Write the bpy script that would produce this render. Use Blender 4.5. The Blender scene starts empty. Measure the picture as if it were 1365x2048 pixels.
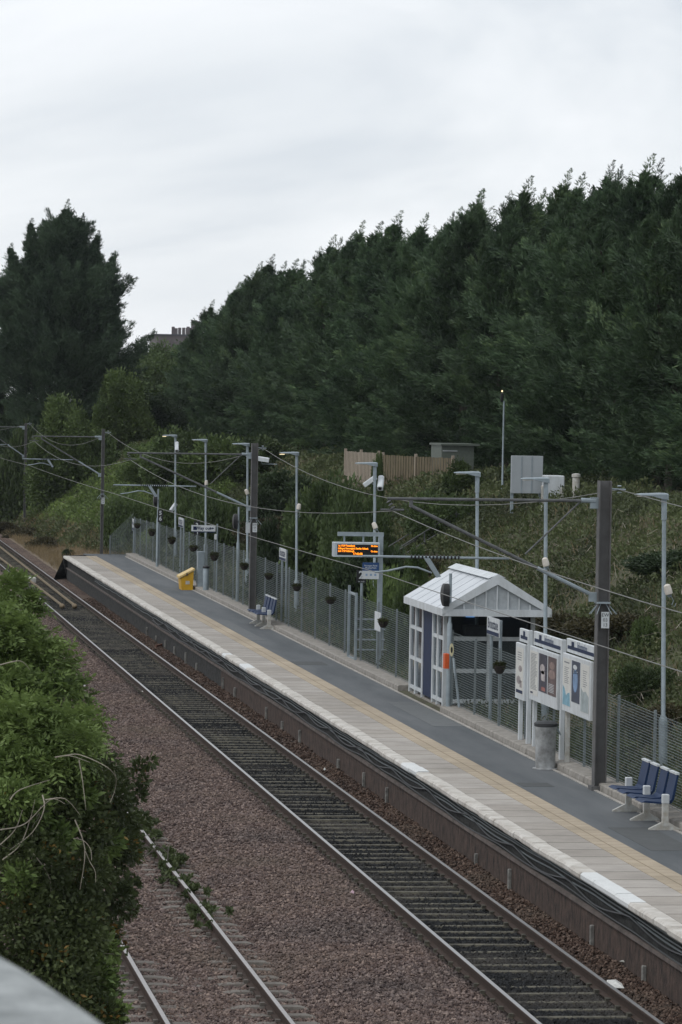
import bpy, math, random
import numpy as np
from mathutils import Vector
R = math.radians
PI = math.pi
# ------------------------------------------------------------------ camera, world, sun, exposure
sc = bpy.context.scene
col = sc.collection
PW, PH = 1365, 2048
CF, CYAW, CPIT, CROLL, CH, CX = 7883.139, .1364172, .0271125, .0176204, 7.43737, -9.69847
cF = np.array([math.sin(CYAW)*math.cos(CPIT), math.cos(CYAW)*math.cos(CPIT), -math.sin(CPIT)])
_r = np.array([math.cos(CYAW), -math.sin(CYAW), 0.]); _u = np.cross(_r, cF)
cR = math.cos(CROLL)*_r + math.sin(CROLL)*_u
cU = -math.sin(CROLL)*_r + math.cos(CROLL)*_u
cC = np.array([CX, 0, CH])
cam = bpy.data.cameras.new('camera'); camo = bpy.data.objects.new('camera', cam); col.objects.link(camo)
from mathutils import Matrix
M3 = Matrix([[cR[i], cU[i], -cF[i]] for i in range(3)])
camo.matrix_world = Matrix.Translation(Vector(cC)) @ M3.to_4x4()
cam.sensor_fit = 'HORIZONTAL'; cam.sensor_width = 24; cam.lens = CF/PW*24
cam.clip_start = .2; cam.clip_end = 9000
cam.dof.use_dof = True; cam.dof.focus_distance = 88; cam.dof.aperture_fstop = 22
sc.camera = camo

sc.view_settings.view_transform = 'Standard'; sc.view_settings.look = 'None'
sc.view_settings.exposure = .14; sc.view_settings.gamma = 1
SUN_EL, SUN_AZ = R(52), R(-115)      # azimuth from +Y (along the line) towards +X
w = bpy.data.worlds.new('World'); sc.world = w; w.use_nodes = True
nt = w.node_tree; nt.nodes.clear()
def N(t, typ, **kw):
    n = t.nodes.new(typ)
    for k, v in kw.items():
        if hasattr(n, k): setattr(n, k, v)
        else: n.inputs[k].default_value = v
    return n
sky = N(nt, 'ShaderNodeTexSky'); sky.sky_type = 'NISHITA'; sky.sun_disc = False
sky.sun_elevation = SUN_EL; sky.sun_rotation = SUN_AZ
bg1 = N(nt, 'ShaderNodeBackground'); bg1.inputs['Strength'].default_value = .1
nt.links.new(sky.outputs[0], bg1.inputs[0])
tc = N(nt, 'ShaderNodeTexCoord')
mp = N(nt, 'ShaderNodeMapping'); mp.inputs['Scale'].default_value = (1, 1, 2.6); mp.inputs['Rotation'].default_value = (0, R(5), 0)
mp.inputs['Location'].default_value = (.37, .1, .02)
nt.links.new(tc.outputs['Generated'], mp.inputs[0])
n1 = N(nt, 'ShaderNodeTexNoise'); n1.inputs['Scale'].default_value = 6.5; n1.inputs['Detail'].default_value = 5; n1.inputs['Roughness'].default_value = .52; n1.inputs['Distortion'].default_value = .5
nt.links.new(mp.outputs[0], n1.inputs['Vector'])
cr = N(nt, 'ShaderNodeValToRGB')
e = cr.color_ramp.elements
e[0].position = .40; e[0].color = (.69, .735, .79, 1)
e[1].position = .60; e[1].color = (.90, .925, .96, 1)
m_ = cr.color_ramp.elements.new(.49); m_.color = (.80, .835, .875, 1)
nt.links.new(n1.outputs['Fac'], cr.inputs[0])
bg2 = N(nt, 'ShaderNodeBackground'); bg2.inputs['Strength'].default_value = 1.0
nt.links.new(cr.outputs[0], bg2.inputs[0])
mx = N(nt, 'ShaderNodeMixShader'); mx.inputs[0].default_value = .93
nt.links.new(bg1.outputs[0], mx.inputs[1]); nt.links.new(bg2.outputs[0], mx.inputs[2])
wo = N(nt, 'ShaderNodeOutputWorld'); nt.links.new(mx.outputs[0], wo.inputs[0])
sl = bpy.data.lights.new('sun', 'SUN'); sl.energy = 1.0; sl.angle = R(25); sl.color = (1, .97, .93)
so = bpy.data.objects.new('sun', sl); col.objects.link(so)
sd = Vector((math.sin(SUN_AZ)*math.cos(SUN_EL), math.cos(SUN_AZ)*math.cos(SUN_EL), math.sin(SUN_EL)))
so.rotation_euler = sd.to_track_quat('Z', 'Y').to_euler()

# photo pixel -> world point, on a plane of known X, Y or Z
def at(px, py, X=None, Y=None, Z=None):
    d = cF + cR*(px-PW/2)/CF - cU*(py-PH/2)/CF
    if X is not None: t = (X-cC[0])/d[0]
    elif Y is not None: t = (Y-cC[1])/d[1]
    else: t = (Z-cC[2])/d[2]
    p = cC + d*t
    return (float(p[0]), float(p[1]), float(p[2]))

# ------------------------------------------------------------------ materials
MATS = {}
def mat(name, c, rough=.7, metal=0, var=.15, scale=8, bump=0, c2=None, detail=6, spec=.4, emit=0, stretch=None, bscale=None):
    if name in MATS: return MATS[name]
    m = bpy.data.materials.new(name); m.use_nodes = True; MATS[name] = m
    t = m.node_tree; b = t.nodes['Principled BSDF']
    b.inputs['Roughness'].default_value = rough; b.inputs['Metallic'].default_value = metal
    b.inputs['Specular IOR Level'].default_value = spec
    if emit:
        b.inputs['Base Color'].default_value = (0, 0, 0, 1)
        b.inputs['Emission Color'].default_value = (*c, 1); b.inputs['Emission Strength'].default_value = emit
        return m
    tc = t.nodes.new('ShaderNodeTexCoord'); v = tc.outputs['Object']
    if stretch:
        q = t.nodes.new('ShaderNodeMapping'); q.inputs['Scale'].default_value = stretch; t.links.new(v, q.inputs[0]); v = q.outputs[0]
    n = t.nodes.new('ShaderNodeTexNoise'); n.inputs['Scale'].default_value = scale; n.inputs['Detail'].default_value = detail; n.inputs['Roughness'].default_value = .65
    t.links.new(v, n.inputs['Vector'])
    r = t.nodes.new('ShaderNodeValToRGB'); r.color_ramp.elements[0].position = .32; r.color_ramp.elements[1].position = .7
    a = c2 if c2 else tuple(x*(1-var) for x in c); bb = c if c2 else tuple(min(1, x*(1+var)) for x in c)
    r.color_ramp.elements[0].color = (*a, 1); r.color_ramp.elements[1].color = (*bb, 1)
    t.links.new(n.outputs['Fac'], r.inputs[0]); t.links.new(r.outputs[0], b.inputs['Base Color'])
    if bump:
        n2 = t.nodes.new('ShaderNodeTexNoise'); n2.inputs['Scale'].default_value = bscale or scale*4; n2.inputs['Detail'].default_value = 4
        t.links.new(v, n2.inputs['Vector'])
        bp = t.nodes.new('ShaderNodeBump'); bp.inputs['Strength'].default_value = bump; bp.inputs['Distance'].default_value = .02
        t.links.new(n2.outputs['Fac'], bp.inputs['Height']); t.links.new(bp.outputs[0], b.inputs['Normal'])
    return m

def leafmat(name, c, c2, scale=.9, rough=.55, c3=None, transl=.25):
    """leaves: colour drifts between clumps (noise on position) and from plant to plant"""
    m = bpy.data.materials.new(name); m.use_nodes = True; MATS[name] = m
    t = m.node_tree; b = t.nodes['Principled BSDF']; b.inputs['Roughness'].default_value = rough
    b.inputs['Specular IOR Level'].default_value = .25
    g = t.nodes.new('ShaderNodeNewGeometry')
    n = t.nodes.new('ShaderNodeTexNoise'); n.inputs['Scale'].default_value = scale; n.inputs['Detail'].default_value = 3
    t.links.new(g.outputs['Position'], n.inputs['Vector'])
    n2 = t.nodes.new('ShaderNodeTexNoise'); n2.inputs['Scale'].default_value = scale*9; n2.inputs['Detail'].default_value = 2
    t.links.new(g.outputs['Position'], n2.inputs['Vector'])
    ad = t.nodes.new('ShaderNodeMath'); ad.operation = 'ADD'
    ml = t.nodes.new('ShaderNodeMath'); ml.operation = 'MULTIPLY'; ml.inputs[1].default_value = .6
    t.links.new(n2.outputs['Fac'], ml.inputs[0]); t.links.new(n.outputs['Fac'], ad.inputs[0]); t.links.new(ml.outputs[0], ad.inputs[1])
    r = t.nodes.new('ShaderNodeValToRGB'); r.color_ramp.elements[0].position = .55; r.color_ramp.elements[1].position = 1.0
    r.color_ramp.elements[0].color = (*c, 1); r.color_ramp.elements[1].color = (*c2, 1)
    if c3:
        q = r.color_ramp.elements.new(.93); q.color = (*c2, 1); r.color_ramp.elements[-1].color = (*c3, 1)
    t.links.new(ad.outputs[0], r.inputs[0])
    oi = t.nodes.new('ShaderNodeObjectInfo'); hs = t.nodes.new('ShaderNodeHueSaturation')
    mr = t.nodes.new('ShaderNodeMapRange'); mr.inputs['To Min'].default_value = .74; mr.inputs['To Max'].default_value = 1.28
    t.links.new(oi.outputs['Random'], mr.inputs[0]); t.links.new(mr.outputs[0], hs.inputs['Value'])
    t.links.new(r.outputs[0], hs.inputs['Color']); t.links.new(hs.outputs[0], b.inputs['Base Color'])
    if transl:
        tr = t.nodes.new('ShaderNodeBsdfTranslucent'); t.links.new(hs.outputs[0], tr.inputs[0])
        mx = t.nodes.new('ShaderNodeMixShader'); mx.inputs[0].default_value = transl
        t.links.new(b.outputs[0], mx.inputs[1]); t.links.new(tr.outputs[0], mx.inputs[2])
        t.links.new(mx.outputs[0], t.nodes['Material Output'].inputs[0])
    return m

GALV = mat('galvanised_steel', (.28, .33, .36), .5, .35, .18, 5, .1)
GALVD = mat('weathered_steel', (.11, .115, .118), .65, .2, .3, 6, .15)
DKST = mat('dark_steel', (.045, .047, .05), .6, .2, .3, 8)
WHITE = mat('white_paint', (.62, .66, .69), .5, 0, .07, 4, c2=(.45, .475, .485), stretch=(1, 1, .35))
WHITED = mat('dirty_white_paint', (.55, .57, .56), .55, 0, .2, 9, c2=(.36, .33, .28))
NAVY = mat('navy_paint', (.010, .022, .062), .6, 0, .2, 6, spec=.2)
BLUE = mat('blue_plastic', (.010, .028, .078), .55, 0, .15, 6, spec=.2)
BLACK = mat('black_paint', (.012, .013, .015), .5, 0, .2, 8)
YEL = mat('yellow_plastic', (.62, .36, .015), .5, 0, .12, 5, c2=(.50, .27, .01))
YELR = mat('worn_yellow_steel', (.20, .13, .03), .6, .1, .3, 9, c2=(.06, .045, .03))
ORG = mat('orange_plastic', (.55, .09, .02), .45)
CONC = mat('concrete', (.34, .32, .29), .9, 0, .3, 5, .4, c2=(.19, .175, .155))
WOOD = mat('timber', (.19, .155, .095), .85, 0, .3, 3, .2, c2=(.075, .06, .04), stretch=(6, 6, .6))
WOODL = mat('pale_timber', (.33, .28, .225), .85, 0, .2, 3, .2, stretch=(6, 6, .6))
BARK = mat('bark', (.06, .05, .042), .95, 0, .4, 5, .5)
TWIG = mat('twig', (.30, .27, .22), .85, 0, .3, 12)
WIRE = mat('copper_wire', (.16, .16, .15), .5, .3, .2, 3)
STEELW = mat('wire_galv', (.15, .18, .185), .6, .1, .2, 3)
LED = mat('led_orange', (1, .26, .01), emit=2.6)
LAMPON = mat('lamp_glow', (1, .82, .5), emit=1.6)

def two_region_ballast():
    m = bpy.data.materials.new('ballast'); m.use_nodes = True
    t = m.node_tree; b = t.nodes['Principled BSDF']; b.inputs['Roughness'].default_value = .93; b.inputs['Specular IOR Level'].default_value = .15
    L = t.links.new
    g = t.nodes.new('ShaderNodeNewGeometry'); sp = t.nodes.new('ShaderNodeSeparateXYZ'); L(g.outputs['Position'], sp.inputs[0])
    nz = t.nodes.new('ShaderNodeTexNoise'); nz.inputs['Scale'].default_value = 1.1; nz.inputs['Detail'].default_value = 5; L(g.outputs['Position'], nz.inputs['Vector'])
    vo = t.nodes.new('ShaderNodeTexVoronoi'); vo.inputs['Scale'].default_value = 17; L(g.outputs['Position'], vo.inputs['Vector'])
    def math_(op, a, bb=None, c=None):
        n = t.nodes.new('ShaderNodeMath'); n.operation = op
        for i, v in enumerate((a, bb, c)):
            if v is None: continue
            if hasattr(v, 'is_linked'): L(v, n.inputs[i])
            else: n.inputs[i].default_value = v
        return n.outputs[0]
    jit = math_('MULTIPLY_ADD', nz.outputs['Fac'], .8, -.4)
    x = math_('ADD', sp.outputs['X'], math_('MULTIPLY', jit, .6))
    def sm(v, a, bb):
        n = t.nodes.new('ShaderNodeMapRange'); n.interpolation_type = 'SMOOTHSTEP'
        L(v, n.inputs[0]); n.inputs[1].default_value = a; n.inputs[2].default_value = bb; return n.outputs[0]
    ax = math_('ABSOLUTE', x)
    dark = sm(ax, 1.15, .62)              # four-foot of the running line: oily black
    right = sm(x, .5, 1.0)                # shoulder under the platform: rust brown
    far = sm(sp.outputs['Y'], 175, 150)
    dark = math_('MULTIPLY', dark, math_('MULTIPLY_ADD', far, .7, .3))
    rp = t.nodes.new('ShaderNodeValToRGB'); el = rp.color_ramp.elements
    el[0].position = 0; el[0].color = (.055, .037, .036, 1); el[1].position = 1; el[1].color = (.32, .23, .185, 1)
    q = el.new(.45); q.color = (.15, .10, .08, 1); q = el.new(.75); q.color = (.17, .125, .115, 1)
    sr = t.nodes.new('ShaderNodeSeparateColor'); L(vo.outputs['Color'], sr.inputs[0]); L(sr.outputs[0], rp.inputs[0])
    rr = t.nodes.new('ShaderNodeValToRGB'); el = rr.color_ramp.elements
    el[0].position = 0; el[0].color = (.028, .016, .012, 1); el[1].position = 1; el[1].color = (.21, .145, .11, 1)
    q = el.new(.6); q.color = (.105, .062, .044, 1); L(sr.outputs[0], rr.inputs[0])
    rd = t.nodes.new('ShaderNodeValToRGB'); el = rd.color_ramp.elements
    el[0].position = 0; el[0].color = (.008, .009, .010, 1); el[1].position = 1; el[1].color = (.032, .034, .037, 1)
    L(sr.outputs[1], rd.inputs[0])
    def mix(f, a, bb):
        n = t.nodes.new('ShaderNodeMix'); n.data_type = 'RGBA'; L(f, n.inputs[0]); L(a, n.inputs[6]); L(bb, n.inputs[7]); return n.outputs[2]
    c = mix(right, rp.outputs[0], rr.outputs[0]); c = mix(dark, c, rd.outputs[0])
    # big soft patches of dirt and of greyer stone
    n3 = t.nodes.new('ShaderNodeTexNoise'); n3.inputs['Scale'].default_value = .35; n3.inputs['Detail'].default_value = 4; L(g.outputs['Position'], n3.inputs['Vector'])
    gr = t.nodes.new('ShaderNodeRGB'); gr.outputs[0].default_value = (.10, .088, .074, 1)
    c = mix(math_('MULTIPLY', sm(n3.outputs['Fac'], .45, .72), .55), c, gr.outputs[0])
    hs = t.nodes.new('ShaderNodeHueSaturation'); L(c, hs.inputs['Color']); L(math_('MULTIPLY_ADD', n3.outputs['Fac'], .9, .5), hs.inputs['Value']); L(math_('MULTIPLY_ADD', n3.outputs['Fac'], .8, .45), hs.inputs['Saturation'])
    L(hs.outputs[0], b.inputs['Base Color'])
    bp = t.nodes.new('ShaderNodeBump'); bp.inputs['Strength'].default_value = .9; bp.inputs['Distance'].default_value = .03
    L(vo.outputs['Distance'], bp.inputs['Height']); L(bp.outputs[0], b.inputs['Normal'])
    return m
BALL = two_region_ballast()

# ------------------------------------------------------------------ mesh builder and tags
class MB:
    def __init__(s): s.v = []; s.f = []; s.m = []; s.mi = 0
    def add(s, vs, fs, mi=None):
        o = len(s.v); s.v += [tuple(map(float, v)) for v in vs]
        for f in fs: s.f.append(tuple(i+o for i in f)); s.m.append(s.mi if mi is None else mi)
        return s
    def box(s, a, b, mi=None):
        x0, x1 = sorted((a[0], b[0])); y0, y1 = sorted((a[1], b[1])); z0, z1 = sorted((a[2], b[2]))
        return s.add([(x0,y0,z0),(x1,y0,z0),(x1,y1,z0),(x0,y1,z0),(x0,y0,z1),(x1,y0,z1),(x1,y1,z1),(x0,y1,z1)],
                     [(0,3,2,1),(4,5,6,7),(0,1,5,4),(1,2,6,5),(2,3,7,6),(3,0,4,7)], mi)
    def bbox(s, a, b, r=.01, mi=None):
        """box with its vertical and top edges chamfered"""
        x0, x1 = sorted((a[0], b[0])); y0, y1 = sorted((a[1], b[1])); z0, z1 = sorted((a[2], b[2]))
        def ring(z, i):
            return [(x0+r+i,y0+i,z),(x1-r-i,y0+i,z),(x1-i,y0+r+i,z),(x1-i,y1-r-i,z),(x1-r-i,y1-i,z),(x0+r+i,y1-i,z),(x0+i,y1-r-i,z),(x0+i,y0+r+i,z)]
        return s.loft([ring(z0, 0), ring(z1-r, 0), ring(z1, r)], mi=mi)
    def loft(s, rings, caps=True, mi=None):
        n = len(rings[0]); vs = [p for r_ in rings for p in r_]; fs = []
        for k in range(len(rings)-1):
            for i in range(n):
                j = (i+1) % n; fs.append((k*n+i, k*n+j, (k+1)*n+j, (k+1)*n+i))
        if caps: fs.append(tuple(range(n))[::-1]); fs.append(tuple(range((len(rings)-1)*n, len(rings)*n)))
        return s.add(vs, fs, mi)
    def tube(s, pts, r, n=8, mi=None, caps=True):
        pts = [Vector(p) for p in pts]; rings = []
        rs = r if isinstance(r, (list, tuple)) else [r]*len(pts)
        up = Vector((0, 0, 1)); prev = None
        for i, p in enumerate(pts):
            d = (pts[min(i+1, len(pts)-1)] - pts[max(i-1, 0)]).normalized()
            a = prev if prev is not None else (up if abs(d.z) < .9 else Vector((1, 0, 0)))
            a = (a - d*a.dot(d)).normalized(); b = d.cross(a); prev = a
            rings.append([tuple(p + (a*math.cos(2*PI*k/n+PI/n) + b*math.sin(2*PI*k/n+PI/n))*rs[i]) for k in range(n)])
        return s.loft(rings, caps, mi)
    def lathe(s, c, prof, n=16, mi=None, ax='z'):
        rings = []
        for r, h in prof:
            ring = []
            for k in range(n):
                u, v = r*math.cos(2*PI*k/n), r*math.sin(2*PI*k/n)
                ring.append((c[0]+u, c[1]+v, c[2]+h) if ax == 'z' else (c[0]+h, c[1]+u, c[2]+v) if ax == 'x' else (c[0]+u, c[1]+h, c[2]+v))
            rings.append(ring)
        return s.loft(rings, True, mi)
    def prism(s, poly, d, mi=None):
        """3-D polygon swept by vector d"""
        n = len(poly); q = [tuple(p[i]+d[i] for i in range(3)) for p in poly]
        fs = [tuple(range(n))[::-1], tuple(range(n, 2*n))] + [(i, (i+1) % n, n+(i+1) % n, n+i) for i in range(n)]
        return s.add(list(poly)+q, fs, mi)
    def build(s, name, m, parent=None, smooth=False, offset=None):
        me = bpy.data.meshes.new(name)
        o = offset if offset is not None else (parent_loc(parent) if parent else (0, 0, 0))
        me.from_pydata([(v[0]-o[0], v[1]-o[1], v[2]-o[2]) for v in s.v], [], s.f)
        for mm in (m if isinstance(m, (list, tuple)) else [m]): me.materials.append(mm)
        me.polygons.foreach_set('material_index', s.m)
        me.update()
        import bmesh
        bm = bmesh.new(); bm.from_mesh(me); bmesh.ops.recalc_face_normals(bm, faces=bm.faces); bm.to_mesh(me); bm.free()
        if smooth: me.polygons.foreach_set('use_smooth', [True]*len(me.polygons)); me.set_sharp_from_angle(angle=R(40))
        ob = bpy.data.objects.new(name, me); col.objects.link(ob)
        if parent: ob.parent = parent
        return ob
def parent_loc(p):
    l = Vector((0, 0, 0))
    while p: l += p.location; p = p.parent
    return l
def npmesh(name, V, F, m, parent=None, fm=None):
    """V (n,3) float, F (k,4) or (k,3) int"""
    me = bpy.data.meshes.new(name); n, k = len(V), F.shape[1]
    if parent: V = V - np.array(parent_loc(parent))
    me.vertices.add(n); me.vertices.foreach_set('co', V.astype(np.float32).ravel())
    me.loops.add(F.size); me.loops.foreach_set('vertex_index', F.astype(np.int32).ravel())
    me.polygons.add(len(F)); me.polygons.foreach_set('loop_start', np.arange(0, F.size, k, dtype=np.int32))
    for mm in (m if isinstance(m, (list, tuple)) else [m]): me.materials.append(mm)
    if fm is not None: me.polygons.foreach_set('material_index', fm.astype(np.int32))
    me.update(calc_edges=True)
    ob = bpy.data.objects.new(name, me); col.objects.link(ob)
    if parent: ob.parent = parent
    return ob
def tag(o, label=None, cat=None, group=None, kind=None):
    for k, v in (('label', label), ('category', cat), ('group', group), ('kind', kind)):
        if v: o[k] = v
    return o
def empty(name, loc, label, cat, group=None):
    o = bpy.data.objects.new(name, None); o.empty_display_size = .2; col.objects.link(o); o.location = loc
    return tag(o, label, cat, group)
def copy_tree(o, parent=None, loc=None, label=None, kids=None):
    c = o.copy(); col.objects.link(c); c.parent = parent
    if loc is not None: c.location = loc
    if label: c['label'] = label
    for ch in list(o.children): copy_tree(ch, c)
    return c
def text(body, size, m, parent, org, right, up, name='lettering', depth=.002, align='CENTER', sx=1, bold=0):
    cu = bpy.data.curves.new('t', 'FONT'); cu.body = body; cu.size = size; cu.align_x = align; cu.align_y = 'CENTER'
    cu.offset = bold; cu.resolution_u = 2
    to = bpy.data.objects.new('t', cu); me = bpy.data.meshes.new_from_object(to)
    r = Vector(right).normalized(); u = Vector(up).normalized(); nrm = r.cross(u); o = parent_loc(parent)
    for v in me.vertices:
        c = v.co.copy(); v.co = Vector(org) + r*c.x*sx + u*c.y + nrm*(depth) - o
    me.name = name; me.materials.clear(); me.materials.append(m)
    ob = bpy.data.objects.new(name, me); col.objects.link(ob); ob.parent = parent
    bpy.data.objects.remove(to)
    return ob

# ------------------------------------------------------------------ terrain
rng = np.random.default_rng(7); random.seed(7)
def sstep(x, a, b): t = np.clip((x-a)/(b-a), 0, 1); return t*t*(3-2*t)
def wav(x, y, s=1.):
    return (np.sin(x*1.3*s+y*.7*s)+np.sin(x*.6*s-y*1.1*s+2)+np.sin(y*.45*s+x*.2*s+4))/3
def gz(x, y):
    x = np.asarray(x, float); y = np.asarray(y, float)
    foot = np.interp(y, [0, 165, 180, 232, 262, 300, 360], [5.6, 5.4, 4.1, 2.2, .2, -4, -14])
    crest = 5.0
    behind = sstep(x, 2.6, 4.1)*np.interp(y, [0, 166, 172, 240], [1.1, 1.1, .75, .5])      # level behind platform
    bank = np.clip((x-foot)*.64, 0, None)
    full = crest - np.interp(y, [0, 166, 172], [.9, .9, .5])
    bank = full*(1-np.exp(-(bank/full)**1.0*1.0)*0) * 0 + np.minimum(bank, full - .25*np.exp(-np.abs(bank-full)))
    z = -.2 + behind + bank
    z += sstep(x, 12, 20)*.2 + sstep(y, 230, 330)*sstep(x, foot+4, foot+16)*1.8
    rel = np.abs(x)
    z += np.where((x > -3.3) & (x < -.8), .10*sstep(x, -3.3, -2.9)*sstep(x, -.8, -1.1), 0)   # mound between the tracks
    z += .09*sstep(x, .85, 1.15)*(x < 2.6) + .008*(np.abs(x) < .7)
    z += (.016+.014*wav(x*2, y*1.5))*(np.abs(x+4.5) < .66) + .10*sstep(x, -5.9, -6.6) + 1.6*sstep(x, -7.5, -12)
    rough = np.where(x > 4.3, .12, .012)
    return z + rough*wav(x, y) + rough*.5*wav(x+3, y, 3.1)
def axis(parts):
    a = []
    for s, e_, st in parts: a += list(np.arange(s, e_, st))
    return np.array(a+[parts[-1][1]])
gx = axis([(-1500, -200, 400), (-200, -40, 20), (-40, -8, 2), (-8, 5, .17), (5, 14, .35), (14, 40, 2), (40, 200, 20), (200, 1500, 400)])
gy = axis([(-160, 20, 40), (20, 44, 2), (44, 240, .5), (240, 330, 2), (330, 600, 15), (600, 1600, 300)])
GX, GY = np.meshgrid(gx, gy); GZ = gz(GX, GY)
nx, ny = len(gx), len(gy)
V = np.stack([GX.ravel(), GY.ravel(), GZ.ravel()], 1)
i0 = (np.arange(ny-1)[:, None]*nx + np.arange(nx-1)[None]).ravel()
F = np.stack([i0, i0+1, i0+1+nx, i0+nx], 1)
cxm = V[F].mean(1)
fm = np.where(cxm[:, 0] < np.where(cxm[:, 1] > 168, 1.5, 3.5), 0, 1); fm[cxm[:, 0] < -9] = 1
fm[(cxm[:, 1] > 168) & (cxm[:, 0] > 1.5) & (cxm[:, 0] < 3.9+.0*cxm[:, 1])] = 2
SOIL = mat('soil_and_moss', (.085, .09, .045), .95, 0, .3, 1.2, .6, c2=(.055, .048, .032), bscale=9)
DRY = mat('dry_grass_soil', (.20, .155, .10), .95, 0, .3, 1.6, .6, c2=(.10, .075, .055), bscale=12)
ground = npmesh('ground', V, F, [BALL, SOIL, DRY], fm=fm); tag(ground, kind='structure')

# loose ballast stones near enough to be seen singly
def stones(n, x0, x1, y0, y1, pw=1.6):
    x = rng.uniform(x0, x1, n); u = rng.random(n); y = y0 + (y1-y0)*u**pw
    s = rng.uniform(.018, .04, n)
    on = (np.abs(np.abs(x)-.7525) > .06)
    on &= (np.abs(np.abs(x+4.504)-.7525) > .06)
    x, y, s = x[on], y[on], s[on]; n = len(x)
    z = gz(x, y) + s*.35
    D = np.array([(1,0,0),(0,1,0),(-1,0,0),(0,-1,0),(0,0,1),(0,0,-1)], float)
    J = D[None]*rng.uniform(.6, 1.25, (n, 6, 1)) + rng.uniform(-.25, .25, (n, 6, 3))
    a = rng.uniform(0, 6.28, n); c, q = np.cos(a), np.sin(a)
    J = np.stack([J[..., 0]*c[:, None]-J[..., 1]*q[:, None], J[..., 0]*q[:, None]+J[..., 1]*c[:, None], J[..., 2]*.8], -1)
    P = np.stack([x, y, z], 1)[:, None]+J*s[:, None, None]
    T = np.array([(0,1,4),(1,2,4),(2,3,4),(3,0,4),(1,0,5),(2,1,5),(3,2,5),(0,3,5)])
    return P.reshape(-1, 3), (np.arange(n)[:, None, None]*6+T[None]).reshape(-1, 3)
V, F = stones(210000, -7.6, 1.42, 44, 150, 2.1)
V2, F2 = stones(44000, -.68, .68, 44, 165, 1.75)
q_ = V2.reshape(-1, 6, 3); ph_ = np.mod(q_[:, 4, 1]-44.9+.33, .66)-.33; kp = (np.abs(ph_) > .135+.03*np.sin(q_[:, 4, 0]*4+q_[:, 4, 1]*1.7)+rng.normal(0, .02, len(ph_))); q_ = q_[kp]; V2 = q_.reshape(-1, 3); F2 = F2[:len(q_)*8]; V2[:, 2] -= .002
F = np.concatenate([F, F2+len(V)]); V = np.concatenate([V, V2])
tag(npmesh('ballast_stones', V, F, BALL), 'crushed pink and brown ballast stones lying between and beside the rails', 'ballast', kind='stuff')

# ------------------------------------------------------------------ tracks
RUST = mat('rusty_rail', (.05, .032, .024), .8, .3, .3, 14)
SHINE = mat('polished_rail_head', (.36, .36, .36), .35, .9, .1, 9)
DULLH = mat('dull_rail_head', (.37, .35, .34), .45, .8, .15, 9)
SLPD = mat('stained_sleeper', (.145, .134, .10), .9, 0, .4, 3.5, .3, c2=(.014, .014, .014), stretch=(1, .4, 1))
SLPG = mat('grey_sleeper', (.17, .155, .135), .92, 0, .3, 4, .4, c2=(.10, .088, .078))
def trackx(y): return -max(0, y-212)**2*.0022
def rail_mesh(xc, y0, y1, head):
    prof = [(-.07,-.159),(.07,-.159),(.07,-.148),(.012,-.128),(.012,-.045),(.036,-.036),(.036,-.006),(.028,0),(-.028,0),(-.036,-.006),(-.036,-.036),(-.012,-.045),(-.012,-.128),(-.07,-.148)]
    ys = list(np.arange(y0, min(y1, 212), 12)) + list(np.arange(212, y1, 6)) + [y1]
    m = MB(); n = len(prof)
    rings = [[(xc+trackx(y)+a, y, b) for a, b in prof] for y in ys]
    m.loft(rings)
    for k, f in enumerate(m.f):
        if len(f) == 4:
            if all(m.v[i][2] > -.001 for i in f): m.m[k] = 1
    return m
def sleeper_geo(m, x, y, L=2.5, wd=.25, sag=.03, tilt=0):
    prof = [(-L/2, -.03), (-L/2+.12, 0), (-.45, 0), (-.2, -sag), (.2, -sag), (.45, 0), (L/2-.12, 0), (L/2, -.03)]
    zt = -.163
    rings = []
    for a, b in prof:
        yy = y + tilt*a
        rings.append([(x+a, yy-wd/2, zt+b-.08), (x+a, yy-wd/2+.03, zt+b), (x+a, yy+wd/2-.03, zt+b), (x+a, yy+wd/2, zt+b-.08)])
    m.loft(rings)
    for r_ in (-.7525, .7525):
        for s in (-1, 1): m.box((x+r_+s*.085-.03, y-.045, zt-.005), (x+r_+s*.085+.03, y+.045, zt+.045))
def railway_track(xc, y0, y1, label, head, sm, wd, sag, step=.66):
    t = empty('railway_track', (xc, y0, 0), label, 'railway track')
    for s, w_ in ((-1, 'far'), (1, 'near')):
        rail_mesh(xc+s*.7525, y0, y1, head).build('rail', [RUST, head], t)
    ys = np.arange(y0+.3, y1, step); base = None; far = MB()
    m = MB(); sleeper_geo(m, 0, 0, wd=wd, sag=sag)
    proto = m.build('sleeper', sm, None, offset=(0, 0, 0))
    for k, y in enumerate(ys[:100]):
        o = proto if k == 0 else proto.copy()
        if k: col.objects.link(o)
        o.parent = t; o.location = (random.gauss(0, .012), y-y0+random.gauss(0, .02), random.gauss(0, .006)); o.rotation_euler = (0, random.gauss(0, .003), random.gauss(0, .012))
    if len(ys) > 100:
        for y in ys[100:]: sleeper_geo(far, xc+trackx(y), y, wd=wd, sag=sag)
        tag(far.build('sleeper_row', sm, t), kind='stuff')
    return t
railway_track(0, 44.6, 290, 'running line of shiny rails on blackened ballast beside the platform', SHINE, SLPD, .195, .0)
railway_track(-4.504, 44.2, 130, 'duller second line with bare grey sleepers disappearing under the leafy bush', DULLH, SLPG, .26, .03)
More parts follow.
